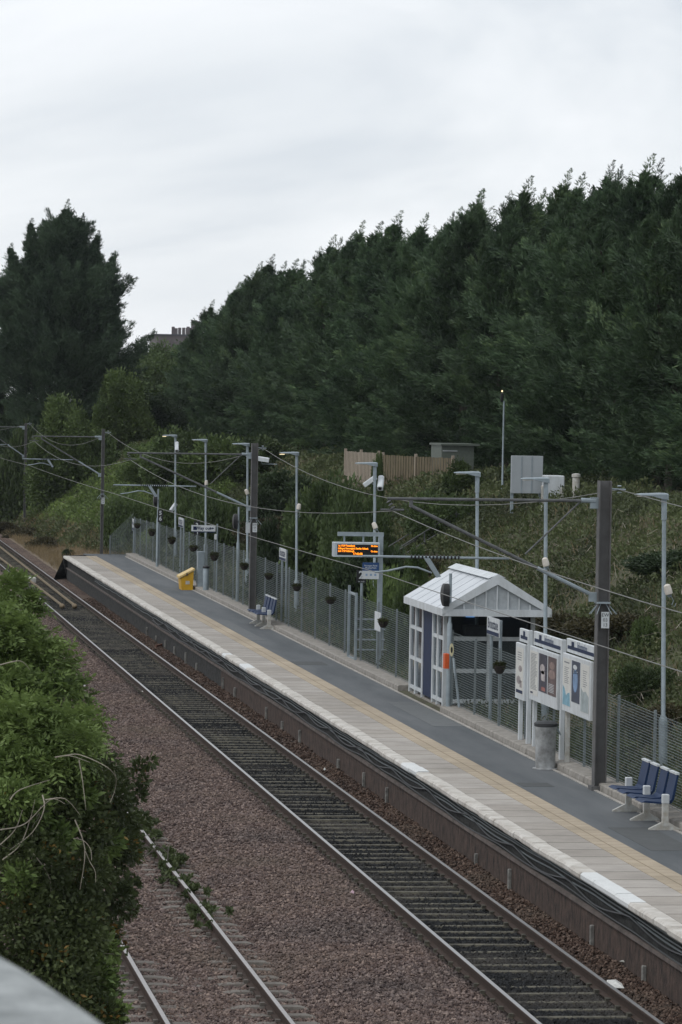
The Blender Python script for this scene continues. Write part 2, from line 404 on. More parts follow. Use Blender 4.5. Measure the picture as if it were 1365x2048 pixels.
# yellow guard rails with boots, beyond the platform end
for (a, b, lb) in ((at(0, 1094, Z=.02), at(149, 1211, Z=.02), 'yellow stained guard rail nearer the platform between the running rails'),
                   (at(0, 1116, Z=.02), at(124, 1211, Z=.02), 'yellow stained guard rail farther from the platform between the running rails')):
    t = empty('guard_rail', b, lb, 'guard rail', 'guard rails between the running rails')
    d = Vector(a)-Vector(b); e2 = Vector(a)+d*.6
    MB().tube([b, a, tuple(e2)], .05, 6).build('bar', YELR, t)
    m = MB(); m.lathe((b[0], b[1]-.1, .0), [(.02, -.25), (.08, -.18), (.10, 0), (.09, .2), (.03, .3)], 10, ax='y'); m.build('boot', mat('tan_boot', (.17, .13, .08), .8), t, True)
p = at(64, 1157, Z=0); t = MB().bbox((p[0]-.16, p[1]-.35, -.2), (p[0]+.16, p[1]+.35, .05), .03).build('track_box', WHITED); tag(t, 'small pale box lying between the rails beyond the platform end', 'box')

# ------------------------------------------------------------------ platform
PZ = .9
def slab_mat(name, c, c2, sx, sy, joint=(.10, .09, .08), jw=.012, scale=2.2, off=0):
    m = bpy.data.materials.new(name); m.use_nodes = True; t = m.node_tree; L = t.links.new; b = t.nodes['Principled BSDF']
    b.inputs['Roughness'].default_value = .9; b.inputs['Specular IOR Level'].default_value = .2
    tc = t.nodes.new('ShaderNodeTexCoord'); mp = t.nodes.new('ShaderNodeMapping'); mp.inputs['Location'].default_value = (off, 0, 0)
    mp.inputs['Rotation'].default_value = (0, 0, PI/2); L(tc.outputs['Object'], mp.inputs[0])
    br = t.nodes.new('ShaderNodeTexBrick'); br.offset = 0.0; br.inputs['Scale'].default_value = 1; br.inputs['Brick Width'].default_value = sy; br.inputs['Row Height'].default_value = sx
    br.inputs['Mortar Size'].default_value = jw; br.inputs['Mortar Smooth'].default_value = .3; br.inputs['Color1'].default_value = (*c, 1); br.inputs['Color2'].default_value = (*c2, 1)
    br.inputs['Mortar'].default_value = (*joint, 1); L(mp.outputs[0], br.inputs['Vector'])
    n = t.nodes.new('ShaderNodeTexNoise'); n.inputs['Scale'].default_value = scale; n.inputs['Detail'].default_value = 7; n.inputs['Roughness'].default_value = .7; L(tc.outputs['Object'], n.inputs['Vector'])
    n2 = t.nodes.new('ShaderNodeTexNoise'); n2.inputs['Scale'].default_value = .33; n2.inputs['Detail'].default_value = 3; L(tc.outputs['Object'], n2.inputs['Vector'])
    mu = t.nodes.new('ShaderNodeMath'); mu.operation = 'MULTIPLY_ADD'; mu.inputs[1].default_value = .7; mu.inputs[2].default_value = .3; L(n.outputs['Fac'], mu.inputs[0])
    m2 = t.nodes.new('ShaderNodeMath'); m2.operation = 'MULTIPLY_ADD'; m2.inputs[1].default_value = .7; L(n2.outputs['Fac'], m2.inputs[0]); L(mu.outputs[0], m2.inputs[2])
    hs = t.nodes.new('ShaderNodeHueSaturation'); L(br.outputs['Color'], hs.inputs['Color']); L(m2.outputs[0], hs.inputs['Value']); L(hs.outputs[0], b.inputs['Base Color'])
    bp = t.nodes.new('ShaderNodeBump'); bp.inputs['Strength'].default_value = .3; bp.inputs['Distance'].default_value = .01; L(n.outputs['Fac'], bp.inputs['Height']); L(bp.outputs[0], b.inputs['Normal'])
    return m
SLAB = slab_mat('paving_slabs', (.30, .275, .245), (.36, .335, .305), 3.0, .92, (.07, .06, .05), .02, off=.3)
TACT = slab_mat('tactile_paving', (.35, .295, .22), (.38, .32, .245), .4, .4, (.22, .175, .12), .014, 3)
ASPH = mat('asphalt', (.130, .139, .146), .9, 0, .16, .7, .4, c2=(.068, .077, .084), detail=12, bscale=60, stretch=(1.6, .22, 1))
COPE = mat('worn_white_coping', (.62, .60, .56), .85, 0, .2, 3.5, .5, c2=(.38, .35, .31), bscale=14)
COPEN = mat('fresh_white_coping', (.62, .635, .63), .7, 0, .06, 6)
BRICK = mat('stained_brick_wall', (.105, .07, .055), .95, 0, .4, 5, .8, c2=(.018, .014, .013), stretch=(1, 1.6, .8))
DKWALL = mat('dark_wall', (.045, .046, .044), .95, 0, .4, 4.5, .8, c2=(.008, .008, .008), stretch=(1, .8, 2.0))  # darker wall tone for the upper, far and end faces
plat = bpy.data.objects.new('platform', None); col.objects.link(plat); tag(plat, kind='structure')
Y0, Y1 = 30, 165.5
XE = 1.27
def strip(name, x0, x1, z0, z1, m, y0=Y0, y1=Y1): return MB().box((x0, y0, z0), (x1, y1, z1)).build(name, m, plat)
strip('core', 1.52, 4.26, -.45, .86, mat('platform_fill', (.06, .055, .05), .95))
strip('lower_wall', 1.44, 1.52, -.45, .36, BRICK, y1=104)
strip('dark_lower_wall', 1.44, 1.52, -.45, .36, DKWALL, y0=104)
strip('ledge', 1.40, 1.52, .36, .41, mat('ledge_stone', (.12, .10, .09), .9, 0, .4, 3))
strip('upper_wall', 1.46, 1.52, .41, .80, DKWALL)
strip('paving', 1.52, 2.20, .86, PZ, SLAB)
strip('tactile_paving', 2.20, 2.66, .86, PZ+.006, TACT)
strip('asphalt', 2.66, 3.86, .86, PZ-.002, ASPH, y1=167.8)
strip('pale_edging', 3.86, 3.92, .86, PZ+.012, mat('pale_edging', (.36, .34, .31), .9, 0, .25, 4))
for (ya, yb, xa, xb, c_) in ((57.2, 60.4, 2.9, 3.6, .075), (79.5, 86, 3.2, 3.84, .125), (98, 99.3, 2.7, 3.5, .07), (108, 118, 2.68, 3.1, .12), (66.9, 67.6, 2.75, 3.3, .07)):
    MB().box((xa, ya, .89), (xb, yb, PZ+.0015)).build('repair_patch', mat('asphalt_patch_%d' % int(c_*1000), (c_, c_*1.07, c_*1.1), .9, 0, .12, 6, .3, bscale=60), plat)
# coping stones, each about 0.9 m, small breaks between
cb, cw = MB(), MB(); y = Y0
k = 0
while y < Y1:
    L_ = random.choice([.6, .75, .9, .9, .9]); L_ = min(L_, Y1-y)
    fresh = (50.3 < y < 53.6) or (69.2 < y < 70.4) or (96.2 < y < 97.4) or (101 < y < 102)
    m = cw if fresh else cb
    dx = random.gauss(0, .006); dz = random.gauss(0, .004)
    m.loft([[(XE+dx+.03, yy, .79+dz), (XE+dx, yy, .82+dz), (XE+dx, yy, .875+dz), (XE+dx+.03, yy, .905+dz), (1.51, yy, .905+dz), (1.51, yy, .79+dz)] for yy in (y+.006, y+L_-.006)])
    y += L_; k += 1
cb.build('coping', COPE, plat); cw.build('repainted_coping', COPEN, plat)
# kerb behind the asphalt, long concrete blocks
kb = MB(); y = Y0
while y < 166.3:
    L_ = min(random.uniform(1.6, 2.4), 166.3-y)
    if not (84.0 < y+L_ and y < 89.2):
        kb.loft([[(3.95+random.uniform(0, .02), yy, .87), (3.97, yy, 1.0), (4.0, yy, 1.02), (4.4, yy, 1.03), (4.4, yy, .87)] for yy in (y+.01, y+L_-.01)])
    y += L_
kb.build('kerb', CONC, plat)
# end wall, slab and a dark shape painting the shade at the platform end
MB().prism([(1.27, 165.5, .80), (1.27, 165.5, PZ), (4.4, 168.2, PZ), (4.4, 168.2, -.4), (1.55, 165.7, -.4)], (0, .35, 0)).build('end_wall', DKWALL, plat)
mm = MB(); mm.box((2.3, 165.5, .5), (4.3, 168.2, .895)); mm.build('end_slab', ASPH, plat)
m = MB(); m.prism([(.9, 166.5, -.25), (1.0, 166.0, .1), (1.3, 165.9, .78), (2.2, 166.2, .82), (2.4, 169, -.25)], (.05, .5, 0)); m.build('end_shade_mass', DKWALL, plat)  # dark solid standing in for the shaded recess beside the end wall
# brackets: short pale posts along the foot of the wall
for i, y in enumerate(np.arange(47.4, 128, 3.3)):
    if i in (3, 6, 7, 11, 15, 18): continue
    y += random.uniform(-.3, .3)
    m = MB(); m.bbox((1.38, y-.035, -.2), (1.44, y+.035, random.uniform(.08, .22)), .008)
    tag(m.build('bracket', mat('limed_bracket', (.30, .30, .28), .9, 0, .3, 9, c2=(.09, .085, .08)), plat))
# cables: several slack runs under the coping
CAB = mat('cable_sheath', (.075, .095, .10), .5, 0, .3, 3)
CABB = mat('black_cable', (.012, .014, .016), .5)
def cable(z0, x, sag, r, m, label, ph, per=3.15, y1=118, wob=.02):
    pts = []
    for y in np.arange(44, y1, .35):
        s = abs(math.sin(PI*(y-48.2+ph)/per)); pts.append((x+wob*math.sin(y*.9+ph), y, z0 - sag*s**1.3 + .02*math.sin(y*.37+ph*3)))
    t = MB().tube(pts, r, 6).build('cable', m); return tag(t, label, 'cable', 'cables slung along the platform wall')
cable(.745, 1.445, .008, .011, CAB, 'uppermost grey cable clipped under the platform coping', .1, wob=.003, y1=150)
cable(.70, 1.445, .012, .012, CAB, 'second grey cable down under the platform coping', .25, wob=.003, y1=150)
cable(.655, 1.445, .012, .011, CAB, 'third grey cable down on the platform wall', .0, wob=.003, y1=150)
cable(.60, 1.44, .02, .014, CAB, 'lowest grey cable above the brick ledge', .2, wob=.004, y1=150)
cable(.62, 1.42, .12, .015, CABB, 'slack black cable sagging across the grey ones', .7, 4.3, y1=125, wob=.012)
cable(.47, 1.43, .03, .013, CABB, 'low black cable looping along the ledge of the platform wall', 1.9, 5.2, y1=125, wob=.012)

# ------------------------------------------------------------------ fence behind the platform
def ftop(y): return float(np.interp(y, [45, 61, 73, 99, 120, 140, 166], [2.4, 2.44, 2.56, 2.62, 2.74, 2.72, 2.52]))
FX = 4.27
def fence(y0, y1, label, ret=False):
    t = empty('mesh_fence', (FX, y0, 1.0), label, 'fence')
    V = []; Fq = []
    def bar(a, b, r):
        a = np.array(a, float); b = np.array(b, float); o = len(V); d = b-a
        if abs(d[2]) > abs(d[1])+abs(d[0]): offs = [(-r,-r,0),(r,-r,0),(r,r,0),(-r,r,0)]
        else: offs = [(-r,0,-r),(r,0,-r),(r,0,r),(-r,0,r)] if abs(d[1]) > abs(d[0]) else [(0,-r,-r),(0,r,-r),(0,r,r),(0,-r,r)]
        for q in (a, b):
            for f in offs: V.append(q+np.array(f))
        for i in range(4): Fq.append((o+i, o+(i+1) % 4, o+4+(i+1) % 4, o+4+i))
    segs = list(np.linspace(y0, y1, max(2, int((y1-y0)/2.9)+1)))
    for a, b in zip(segs[:-1], segs[1:]):
        n = 30
        for k in range(n+1):
            f = k/n; bar((FX, a, 1.06+(ftop(a)-1.06)*f), (FX, b, 1.06+(ftop(b)-1.06)*f), .0034)
        for y in np.arange(a, b, .11): bar((FX+.004, y, 1.05), (FX+.004, y, ftop(y)), .0012)
    if ret:
        xs = np.linspace(3.3, FX, 12)
        for k in range(31):
            f = k/30; bar((3.3, 166.4, .95+(1.75-.95)*f), (FX, 166.2, .95+(ftop(166)+.2-.95)*f), .005)
        for x in np.arange(3.3, FX, .09): bar((x, 166.3, .9), (x, 166.3, 1.75+(x-3.3)*.8), .0025)
    npmesh('wire_mesh', np.array(V), np.array(Fq), STEELW, t)
    m = MB(); m.box((-.02, -.025, 0), (.02, .025, 1)); base = m.build('post', mat('fence_post_steel', (.17, .20, .21), .6, .1, .25, 5), None, offset=(0, 0, 0))
    for i, y in enumerate(segs):
        o = base if i == 0 else base.copy()
        if i: col.objects.link(o)
        o.parent = t; o.location = (.035, y-y0, 0); o.scale = (1, 1, ftop(y)-.96)
    if ret:
        o = base.copy(); col.objects.link(o); o.parent = t; o.location = (3.3-FX, 166.4-y0, -.1); o.scale = (1, 1, .85)
    return t
fence(46, 83.9, 'grey wire mesh fence from the shelter past the poster boards to the near bench')
fence(89.0, 166.2, 'long grey wire mesh fence running from the shelter to the platform end', True)
# narrow gate frame in the fence
ga, gb = at(697, 1310, X=4.2), at(711, 1318, X=4.2)
t = empty('fence_gate', (4.2, ga[1], 1), 'tall narrow galvanised gate frame standing in the mesh fence left of the shelter', 'gate')
for y in (ga[1], gb[1]): MB().box((4.17, y-.04, .98), (4.23, y+.04, 2.85 if y == ga[1] else 2.72)).build('gate_post', GALV, t)
m = MB(); m.box((4.18, gb[1]+.04, 2.64), (4.22, ga[1]-.04, 2.70)); m.box((4.18, gb[1]+.04, 1.0), (4.22, ga[1]-.04, 1.06)); m.build('gate_frame', GALV, t)

# ------------------------------------------------------------------ overhead line masts
def ibeam(m, x, y, z0, z1, w=.21, d=.22, tf=.018, tw=.014):
    # web lies across the line of sight, flanges face along X
    m.box((x-w/2, y-d/2, z0), (x-w/2+tf, y+d/2, z1)); m.box((x+w/2-tf, y-d/2, z0), (x+w/2, y+d/2, z1)); m.box((x-w/2+tf, y-tw/2, z0+.001), (x+w/2-tf, y+tw/2, z1-.001))
MAST = mat('mast_steel', (.135, .135, .135), .7, .15, .25, 3, .2, c2=(.085, .083, .082))
def insul(m, a, b, r=.055, n=8):
    a, b = Vector(a), Vector(b)
    for k in range(n):
        p = a.lerp(b, (k+.25)/n); q = a.lerp(b, (k+.75)/n); pts = [tuple(p), tuple(p.lerp(q, .5)), tuple(q)]; m.tube(pts, [r*.5, r, r*.5], 10)
def mast(x, y, z0, z1, w, label, plate, plabel=None, code='EW\n03\n13', full=True):
    t = empty('overhead_line_mast', (x, y, z0), label, 'mast', 'masts carrying the overhead line')
    m = MB(); ibeam(m, x, y, z0-.1, z1, w, w*1.05); m.box((x-w*.75, y-w*.75, z0-.1), (x+w*.75, y+w*.75, z0+.02)); m.build('column', MAST, t)
    xa = x-w/2
    r = .028
    MB().tube([(xa-.25, y, 5.87), (.21, y, 5.86)], r, 8).build('top_tube', GALVD, t)
    m = MB(); m.box((xa-.14, y-.03, 5.74), (xa, y+.03, 5.93)); m.tube([(xa-.05, y, 5.87), (xa-.3, y, 5.88)], .045, 8); m.build('bracket', GALV, t)
    bx, bz = xa-.05, 4.24
    ex, ez = .62, 5.74
    MB().tube([(bx, y, bz), (ex, y, ez)], .032, 8).build('diagonal_tube', GALVD, t)
    m = MB(); u = Vector((ex-bx, 0, ez-bz)).normalized(); q = Vector((bx, y, bz))
    m.tube([tuple(q), tuple(q+u*1.1)], .036, 8); m.box((bx-.08, y-.04, bz-.1), (bx+.05, y+.04, bz+.06)); m.build('bracket', GALV, t)
    if full:
        m = MB(); m.tube([(xa-.33, y, 5.84), (xa-.33-.93, y, 4.94)], .016, 6); m.build('strut', GALVD, t)
    MB().tube([(-.2, y+.05, 4.87), (2.35 if x > 3.5 else 2.0, y+.05, 4.86)], .022, 8).build('registration_tube', GALV, t)
    m = MB(); insul(m, (.62, y+.05, 4.868), (1.5, y+.05, 4.866), .045, 14); m.build('insulator', BLACK, t)
    m = MB(); insul(m, (.22, y, 5.84), (.32, y, 5.68), .05, 3); m.tube([(.1, y, 5.67), (.5, y, 5.67)], .02, 6); m.tube([(.62, y, 5.84), (.62, y, 5.72)], .035, 8); m.build('insulator', GALVD, t)
    m = MB(); m.tube([(.02, y, 4.60), (.25, y, 4.63), (.55, y, 4.70), (.75, y, 4.69), (1.0, y, 4.60)], .018, 6); m.build('registration_arm', GALV, t)
    m = MB(); m.prism([(.86, y-.03, 4.85), (.96, y-.03, 4.85), (1.16, y-.03, 4.54), (1.08, y-.03, 4.52)], (0, .06, 0)); m.build('drop_bracket', GALV, t)
    # return wire insulator on the far side of the mast
    m = MB(); m.tube([(x+w/2, y, 6.08), (x+w/2+.26, y, 6.07)], .018, 6); insul(m, (x+w/2+.15, y, 5.99), (x+w/2+.15, y, 6.16), .045, 3); m.build('wire_bracket', GALV, t)
    if plate:
        pz = plate
        pl = MB().box((x-.04, y-w*.53-.01, pz-.14), (x+.10, y-w*.53, pz+.14)).build('number_plate', WHITE, t)
        text(code, .085, BLACK, pl, (x+.03, y-w*.53-.01, pz), (1, 0, 0), (0, 0, 1))
        m = MB(); m.box((x-w*.55, y-w*.56, pz+.28), (x+w*.55, y+w*.56, pz+.31))
        for a in (-150, -120, -60, -30, 200, -10):
            m.tube([(x+.08*math.cos(R(a)), y+.08*math.sin(R(a)), pz+.29), (x+.26*math.cos(R(a)), y+.2*math.sin(R(a)), pz+.1)], .006, 4)
        m.build('anti_climb_guard', GALV, t)
    return t
MX = [(3.98, 66.4), (4.14, 120.6), (3.29, 171.0), (2.94, 224.5)]
mast(3.98, 66.4, .95, 6.22, .215, 'thick dark steel overhead line mast right of the poster boards, the nearest one', 3.83)
mast(4.14, 120.6, .95, 6.22, .2, 'dark steel overhead line mast behind the small far bench, second nearest', 3.62, code='EW\n03\n11')
mast(3.29, 171.0, .3, 6.22, .13, 'thin brown overhead line mast standing just past the platform end', 3.1, code='EW\n03\n09', full=False)
mast(2.94, 224.5, .2, 6.1, .13, 'farthest thin overhead line mast in the dry grass at the left', 0, full=False)
def wire(pts, r, label, m=WIRE, cat='wire', group='overhead wires'):
    return tag(MB().tube(pts, r, 5).build('overhead_wire', m), label, cat, group)
def span(a, b, sag, n=14):
    a, b = Vector(a), Vector(b); return [tuple(a.lerp(b, k/n) - Vector((0, 0, sag*4*(k/n)*(1-k/n)))) for k in range(n+1)]
yy_ = [10, 66.4, 120.6, 171, 224.5, 275]; xx_ = [.35, .3, .3, .3, .25, -8]
pts = []
for i in range(5): pts += span((xx_[i], yy_[i], 5.65), (xx_[i+1], yy_[i+1], 5.65), .55 if i < 4 else .3)[(1 if i else 0):]
wire(pts, .007, 'sagging upper carrier wire above the running line')
pts = [(.12 if i % 2 else -.1, y, 4.58) for i, y in enumerate(yy_[:-1])] + [(-8, 275, 4.6)]
cp = []
for a, b in zip(pts[:-1], pts[1:]): cp += span(a, b, .04, 6)[(1 if cp else 0):]
wire(cp, .007, 'lower taut contact wire passing in front of the shelter roof')
xr = [4.3, 3.98+.25, 4.14+.25, 3.29+.2, 2.94+.2, -5]
pts = []
for i in range(5): pts += span((xr[i], yy_[i], 6.07), (xr[i+1], yy_[i+1], 6.07), .85 if i else .5)[(1 if i else 0):]
wire(pts, .008, 'slack return wire strung from mast head to mast head')
for y in []:
    k = np.searchsorted(yy_, y)-1; f = (y-yy_[k])/(yy_[k+1]-yy_[k]); z = 5.65-.55*4*f*(1-f)
    tag(MB().tube([(.3, y, z), (.05, y, 4.6)], .0035, 4).build('dropper_wire', WIRE), 'thin dropper wire hanging between carrier and contact wire', 'wire', 'dropper wires of the running line')
# wires of the other line beside mast four
wire(span((-3.5, 150, 6.0), (1.5, 262, 5.6), .6), .008, 'pale wire of the neighbouring line crossing at the left edge')

# ------------------------------------------------------------------ street lamps, loudspeakers, cameras
def lamp_proto(h):
    t = empty('street_lamp', (0, 0, 0), 'lamp', 'street lamp', 'lamp columns behind the fence')
    m = MB(); m.lathe((0, 0, 0), [(.08, -.3), (.08, .95), (.072, 1.0), (.042, 1.05), (.038, h-.45), (.05, h-.44), (.05, h-.1), (.045, h-.06)], 12); m.build('column', GALV, t, True)
    # lantern: flat tapering head reaching towards the platform
    m = MB(); rings = []
    for (x, wd, zt, zb) in [(.07, .05, .02, -.10), (.03, .085, .035, -.09), (-.08, .11, .04, -.07), (-.22, .10, .035, -.02), (-.42, .085, .03, -.005), (-.53, .055, .02, .0)]:
        rings.append([(x, -wd, h+zb*.9), (x, wd, h+zb*.9), (x, wd, h+zt*.3), (x, wd*.6, h+zt), (x, -wd*.6, h+zt), (x, -wd, h+zt*.3)])
    m.loft(rings); hd = m.build('lantern', GALV, t, True)
    MB().box((-.48, -.06, h-.028), (-.26, .06, h-.012)).build('lens', mat('lamp_lens', (.55, .52, .44), .3), hd)
    return t
LX = 5.5
LD = [(1338, 990, 'tall grey lamp column at the right edge behind the near bench', 0),
      (1100, 958, 'grey lamp column rising between the poster boards and the shelter', 0),
      (962, 946, 'grey lamp column standing behind the shelter roof', 0),
      (756, 927, 'grey lamp column carrying two white cameras behind the departure board', 0),
      (599, 906, 'lit grey lamp column standing just right of the second mast', 1),
      (500, 888, 'lamp column hidden tight against the left of the second mast', 0),
      (416, 880, 'grey lamp column rising behind the way out sign', 0),
      (355, 871, 'farthest lit lamp column with a white camera near its head', 1)]
lp = None; LP = []
for i, (px, py, lb, on) in enumerate(LD):
    p = at(px, py, X=LX); zb = float(gz(LX, p[1])); h = 4.95
    if lp is None: lp = lamp_proto(h); o = lp
    else: o = copy_tree(lp)
    o.location = (p[0], p[1], p[2]-h); o['label'] = lb; LP.append(o)
    o.rotation_euler[1] = R(-.9)
    if on:
        for ch in o.children:
            if ch.name.startswith('lantern'):
                l = MB().box((-.53, -.05, h-.045), (-.38, .05, h-.03)).build('lit_lens', LAMPON, None, offset=(0, 0, 0)); l.parent = ch
# bullet loudspeakers
def speaker_proto():
    t = empty('loudspeaker', (0, 0, 0), 'x', 'loudspeaker', 'white loudspeakers on lamp columns')
    m = MB(); m.lathe((0, 0, 0), [(.03, .13), (.075, .10), (.088, .0), (.085, -.09), (.07, -.10)], 12); m.build('housing', mat('cream_plastic', (.62, .58, .52), .5), t, True)
    m = MB(); m.lathe((0, 0, 0), [(.07, -.10), (.05, -.13), (.045, -.16)], 12); m.tube([(.03, 0, -.14), (.06, 0, -.26), (.0, 0, -.34), (.05, 0, -.4), (.10, .0, -.33)], .009, 6); m.build('bracket', GALV, t, True)
    return t
sp = None
for px, py, lb in [(1337, 1180, 'white loudspeaker low on the lamp column at the right edge'), (1092, 1125, 'white loudspeaker on the column between poster boards and shelter'),
                   (750, 1052, 'white loudspeaker just above the departure board'), (598, 1014, 'white loudspeaker on the column right of the second mast'),
                   (494, 984, 'white loudspeaker beside the second mast'), (413, 966, 'white loudspeaker on the column behind the way out sign')]:
    p = at(px, py, X=LX-.08); o = speaker_proto() if sp is None else copy_tree(sp)
    if sp is None: sp = o
    o.location = p; o['label'] = lb; o.scale = (.8,)*3; o.rotation_euler = (0, random.uniform(-.5, .1), random.uniform(-.5, .5))
def cctv(px, py, d, label, s=1., X=LX-.1):
    c = Vector(at(px, py, X=X)); t = empty('security_camera', c, label, 'security camera', 'white security cameras on lamp columns')
    d = Vector(d).normalized(); sd_ = d.cross(Vector((0, 0, 1))).normalized(); up = sd_.cross(d)
    m = MB(); rings = []
    for f, k in ((-.22*s, .8), (-.2*s, 1), (.2*s, 1), (.24*s, .95)):
        q = c + d*f
        rings.append([tuple(q+sd_*a*.075*s*k+up*b*.075*s*k) for a, b in ((-1, -1), (1, -1), (1, .6), (.6, 1), (-.6, 1), (-1, .6))])
    m.loft(rings); m.build('housing', WHITE, t, False)
    m = MB(); m.tube([tuple(c+d*.2*s), tuple(c+d*.245*s)], .05*s, 8); m.build('lens', BLACK, t)
    m = MB(); m.tube([tuple(c-up*.07), tuple(c-up*.16+Vector((.04, 0, 0))), (LX, c.y+.0, c.z-.16)], .014, 6); m.build('bracket', GALV, t)
cctv(741, 962, (-.8, .3, -.62), 'white camera pointing left and down, left one of the pair on the column', .85)
cctv(762, 965, (-.25, -1, -.9), 'white camera tilted steeply down, right one of the pair on the column', 1.0, LX+.1)
cctv(354, 893, (-.1, -1, -1.1), 'white camera just under the farthest lamp head', 1.0)
cctv(347, 1014, (-.6, -.4, -.8), 'white camera low on the farthest lamp column', .9)
cctv(524, 918, (1, -.2, -.15), 'white camera sticking out right of the second mast head', 1.0, X=5.0)
# extra columns close to masts: none

# ------------------------------------------------------------------ shelter
sh = empty('waiting_shelter', (4.13, 84.1, .9), 'white framed waiting shelter with pitched roof and navy door panel', 'shelter')
SX0, SX1, SY0, SY1 = 4.13, 6.15, 84.1, 88.9; SZ = .93; SE = 3.02; SP = 3.78
MX_ = (SX0+SX1)/2
ROOF = mat('white_roof_sheet', (.60, .63, .66), .5, 0, .12, 2.5, c2=(.48, .51, .54))
WP = WHITE
def glassm():
    m = bpy.data.materials.new('scratched_glazing'); m.use_nodes = True; t = m.node_tree; t.nodes.clear(); L = t.links.new
    o = t.nodes.new('ShaderNodeOutputMaterial'); tr = t.nodes.new('ShaderNodeBsdfTransparent'); tr.inputs[0].default_value = (.62, .68, .70, 1)
    gl = t.nodes.new('ShaderNodeBsdfGlossy'); gl.inputs[0].default_value = (.8, .85, .9, 1); gl.inputs['Roughness'].default_value = .08
    df = t.nodes.new('ShaderNodeBsdfDiffuse'); df.inputs[0].default_value = (.3, .34, .36, 1)
    m1 = t.nodes.new('ShaderNodeMixShader'); m1.inputs[0].default_value = .10; L(tr.outputs[0], m1.inputs[1]); L(df.outputs[0], m1.inputs[2])
    fr = t.nodes.new('ShaderNodeFresnel'); fr.inputs[0].default_value = 1.45
    m2 = t.nodes.new('ShaderNodeMixShader'); L(fr.outputs[0], m2.inputs[0]); L(m1.outputs[0], m2.inputs[1]); L(gl.outputs[0], m2.inputs[2]); L(m2.outputs[0], o.inputs[0])
    return m
GLASS = glassm()
# frame posts
def post(x, y, w=.09, z0=SZ, z1=SE): return MB().bbox((x-w/2, y-w/2, z0), (x+w/2, y+w/2, z1), .006).build('post', WP, sh)
dA, dB = at(862, 1400, X=SX0)[1], at(843, 1395, X=SX0)[1]
ysF = [SY0+.05, SY0+.85, dA-.05, dB+.05, (dB+SY1)/2+.1, SY1-.05]
for y in ysF: post(SX0+.045, y)
for y in (SY0+.05, SY0+1.6, SY0+3.2, SY1-.05): post(SX1-.045, y)
post(MX_, SY0+.05); post(MX_, SY1-.05)
rails = (1.02, 1.68, 2.38)
def rail(a, b): return MB().box(a, b).build('rail', WP, sh)
for z in rails:
    rail((SX0+.09, SY0+.015, z), (MX_-.045, SY0+.075, z+.09)); rail((MX_+.045, SY0+.015, z), (SX1-.09, SY0+.075, z+.09))
    rail((SX0+.09, SY1-.075, z), (MX_-.045, SY1-.015, z+.09)); rail((MX_+.045, SY1-.075, z), (SX1-.09, SY1-.015, z+.09))
    rail((SX1-.075, SY0+.1, z), (SX1-.015, SY1-.1, z+.09))
    for a, b in zip(ysF[:-1], ysF[1:]):
        if a == ysF[2]: continue
        rail((SX0+.015, a+.045, z), (SX0+.075, b-.045, z+.08))
# glazing panes in each bay
def pane(a, b): return MB().box(a, b).build('pane', GLASS, sh)
for z0, z1 in ((1.11, 1.68), (1.77, 2.38)):
    pane((SX0+.09, SY0+.04, z0), (MX_-.045, SY0+.05, z1)); pane((MX_+.045, SY0+.04, z0), (SX1-.09, SY0+.05, z1))
for z0, z1 in ((1.11, 1.68), (1.77, 2.38), (2.47, 2.98)):
    pane((SX0+.09, SY1-.05, z0), (SX1-.09, SY1-.04, z1)); pane((SX1-.05, SY0+.1, z0), (SX1-.04, SY1-.1, z1))
    for a, b in zip(ysF[:-1], ysF[1:]):
        if a == ysF[2]: continue
        pane((SX0+.04, a+.045, z0), (SX0+.05, b-.045, z1))
MB().box((SX0+.03, ysF[2]+.05, 1.0), (SX0+.06, ysF[3]-.05, 2.98)).build('door', NAVY, sh)
MB().box((SX1-.02, SY0+.1, SZ-.04), (SX0+.02, SY1-.1, SZ+.01)).build('floor', CONC, sh)
# inside: perch seat, back panel, information screens
DARKP = mat('dark_panel', (.06, .068, .078), .5)
s_ = MB(); s_.box((SX1-.5, SY0+.4, 1.45), (SX1-.15, SY1-.4, 1.5)); s_.box((SX1-.14, SY0+.3, 1.5), (SX1-.10, SY1-.3, 2.95)); s_.build('seat_and_panel', DARKP, sh)
MB().box((SX0+.25, SY1-.3, 1.7), (SX1-.3, SY1-.25, 2.95)).build('interior_panel', DARKP, sh)
for x, z, c in ((SX0+.55, 2.74, (.25, .45, .42)), (SX0+1.35, 2.70, (.08, .25, .6)), (SX0+1.05, 2.74, (.35, .4, .15))):
    MB().box((x-.1, SY1-.33, z-.05), (x+.1, SY1-.301, z+.05)).build('lit_screen', mat('screen_%d' % int(x*100), c, emit=.7), sh)
MB().box((SX0+.75, SY0+1.6, 1.1), (SX0+1.3, SY0+2.0, 2.62)).build('partition', DARKP, sh)
